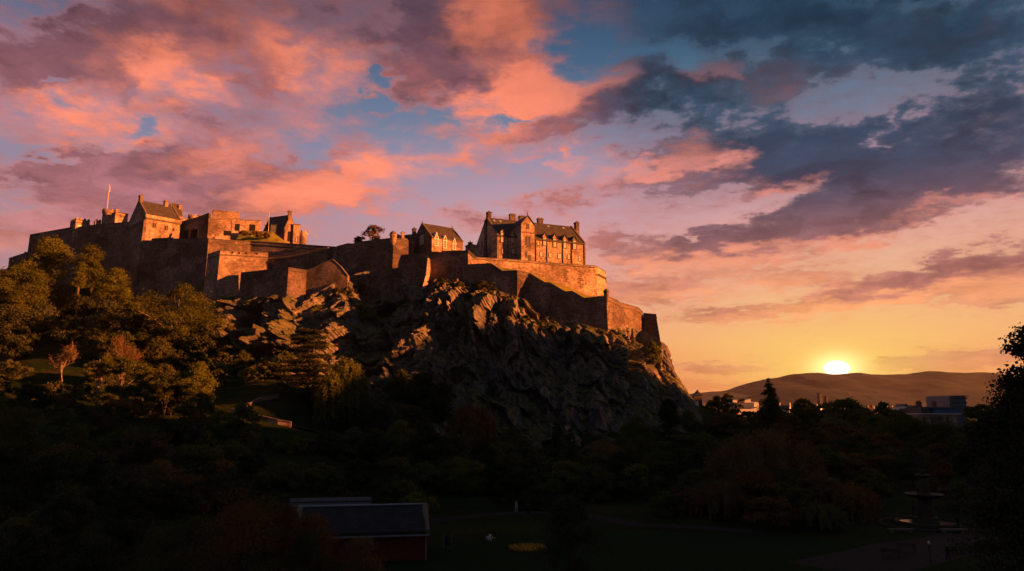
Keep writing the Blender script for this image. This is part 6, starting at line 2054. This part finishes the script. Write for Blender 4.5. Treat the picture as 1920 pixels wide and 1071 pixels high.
q = P(1723, 763, 312); chimney(t, q, Vector((1, 0, 0)), 1.8, 1.2, q.z - 2, zat(1723, 755, q), 't_red', 4)
q = P(1700, 768, 315); t2 = thing('white_gable', 'narrow pale gable end standing left of the dark gabled house', 'house', tuple(q))
MB().box((q.x - .8, 315, gz(q.x, 315)), (1.8, 0, 0), (0, 8, 0), (0, 0, zat(1700, 762, q) - gz(q.x, 315))).build('walls', M['t_white'], t2)
a = Vector((q.x - 1.0, 315, zat(1700, 762, q) + .004)); MB().prism([a, a + Vector((2.2, 0, 0)), a + Vector((1.1, 0, 1.0))], (0, 8.2, 0)).build('roof', M['t_roof'], t2)
# terraced white building left of the spired conifer
t = thing('terraced_building', 'modern white building with stacked terraces and a lit top left of the spired conifer', 'building', tuple(P(1400, 775, 520)))
blk(t, 'lower_terrace', 1384, 1418, 765, 785, 520, 16, 't_white')
blk(t, 'parapet_band', 1382, 1420, 763.2, 764.9, 519, 18, 't_metal')
blk(t, 'middle_terrace', 1376, 1414, 755, 763, 522, 16, 't_metal')
blk(t, 'upper_terrace', 1374, 1408, 748, 754.9, 524, 14, 't_white')
blk(t, 'roof', 1372, 1410, 746.6, 747.9, 523, 16, 't_metal')
t = thing('side_pavilion', 'small brightly lit white block right of the stacked terraces', 'building', tuple(P(1418, 765, 530)))
blk(t, 'walls', 1413, 1424, 754, 785, 530, 9, 't_white'); blk(t, 'roof', 1412.4, 1424.6, 752.8, 753.9, 529.6, 10, 't_metal')
t = thing('turreted_villa', 'dark turreted villa with a lit side wall at the very end of the cliff', 'house', tuple(P(1310, 775, 330)))
blk(t, 'walls', 1303, 1318, 742, 785, 330, 9, 't_dark')
q = P(1308, 742, 334); MB().lathe((q.x, q.y, 0), [(1.8, q.z - 6), (1.8, q.z + .3), (2.0, q.z + .4), (.1, q.z + 2.6)], 12).build('turret', M['t_dark'], t)
a = P(1302, 741.9, 329.6); b_ = P(1319, 741.9, 329.6); mm = P(1311, 736, 329.6); MB().prism([a, b_, mm], (0, 9.8, 0)).build('roof', M['t_roof'], t)
blk(t, 'lit_wing', 1303, 1311, 752, 785, 326, 3.9, 't_white')
blk(t, 'wing_roof', 1302.4, 1311.6, 750.8, 751.9, 325.6, 4.6, 't_roof')
# scattered houses
rng_ = np.random.default_rng(21)
SHOT = ('t_white', 't_sand', 't_white', 't_sand', 't_red', 't_white')
house('lit pale gabled house just right of the spired conifer', 1469, 768, 761, 20, 480, 't_white', yaw=-.5, stor=1)
house('bright little gabled house at the left foot of the foothills', 1533, 768, 763, 9, 560, 't_white', yaw=-.6, stor=1, nwin=2)
house('sunlit cream house peeping over the wide crown below the sun', 1598, 762, 757, 13, 470, 't_white', yaw=-.55, stor=1, nwin=2)
house('grey house between the wide crown and the pointed tree', 1640, 770, 765, 12, 520, 't_sand', yaw=.3, stor=1)
TL = 'small slate roofed house among the far town roofs below the hills'
for i in range(64):
    px = rng_.uniform(1325, 1800); Y = rng_.uniform(430, 1100)
    py = 772 - rng_.uniform(-2.0, 5.0) - (1.5 if Y > 800 else 0)
    w = rng_.uniform(9, 18) * 620 / Y
    house(TL, px, py, py - rng_.uniform(2.0, 3.4) * 620 / Y, w, Y, SHOT[i % 6], yaw=rng_.uniform(-.9, .7), group='town houses below the hills', nwin=2, stor=1, chim=(i % 2 == 0), depth=rng_.uniform(7, 10))
# hazy towers in front of the hills
for px, y0, lab in ((1541, 737, 'tall pale slab tower far off below the sun'), (1553, 744, 'lower of the two far pale slab towers below the sun')):
    t = thing('tower_block', lab, 'tower block', tuple(P(px, 770, 1500)))
    blk(t, 'walls', px - 2.2, px + 2.2, y0, 775, 1500, 12, 't_dark'); blk(t, 'roof', px - 2.5, px + 2.5, y0 - 1.2, y0 - .1, 1499, 14, 't_metal')
BTL = 'tree among the roofs of the far town'
for i in range(34):
    px = rng_.uniform(1330, 1800); Y = rng_.uniform(420, 900)
    tree(BTL, px, 770 - rng_.uniform(-4, 5), rng_.uniform(20, 44) * 560 / Y, Y, 'broad', ('dark', 'olive', 'green')[i % 3], .1, 'bark_dark', 'trees between the far roofs')

# ------------------------------------------------------------------ evening haze
m = bpy.data.materials.new('haze_air'); m.use_nodes = True
g = NG(m.node_tree); o = g.n('ShaderNodeOutputMaterial')
v = g.n('ShaderNodeVolumePrincipled')
v.inputs['Color'].default_value = (.95, .80, .66, 1)
v.inputs['Density'].default_value = HAZE_DENSITY = .00002
v.inputs['Anisotropy'].default_value = 0.0
g.set(o.inputs['Volume'], v.outputs[0])
mb = MB().box((-15000, -1600, -40), (30000, 0, 0), (0, 17700, 0), (0, 0, 340))
hz_ = mb.build('haze', m)
tag(hz_, kind='stuff')

scene.cycles.max_bounces = 5
scene.cycles.diffuse_bounces = 3
scene.cycles.glossy_bounces = 2
scene.cycles.transmission_bounces = 2
scene.cycles.volume_bounces = 0
scene.cycles.transparent_max_bounces = 4
scene.cycles.use_denoising = True
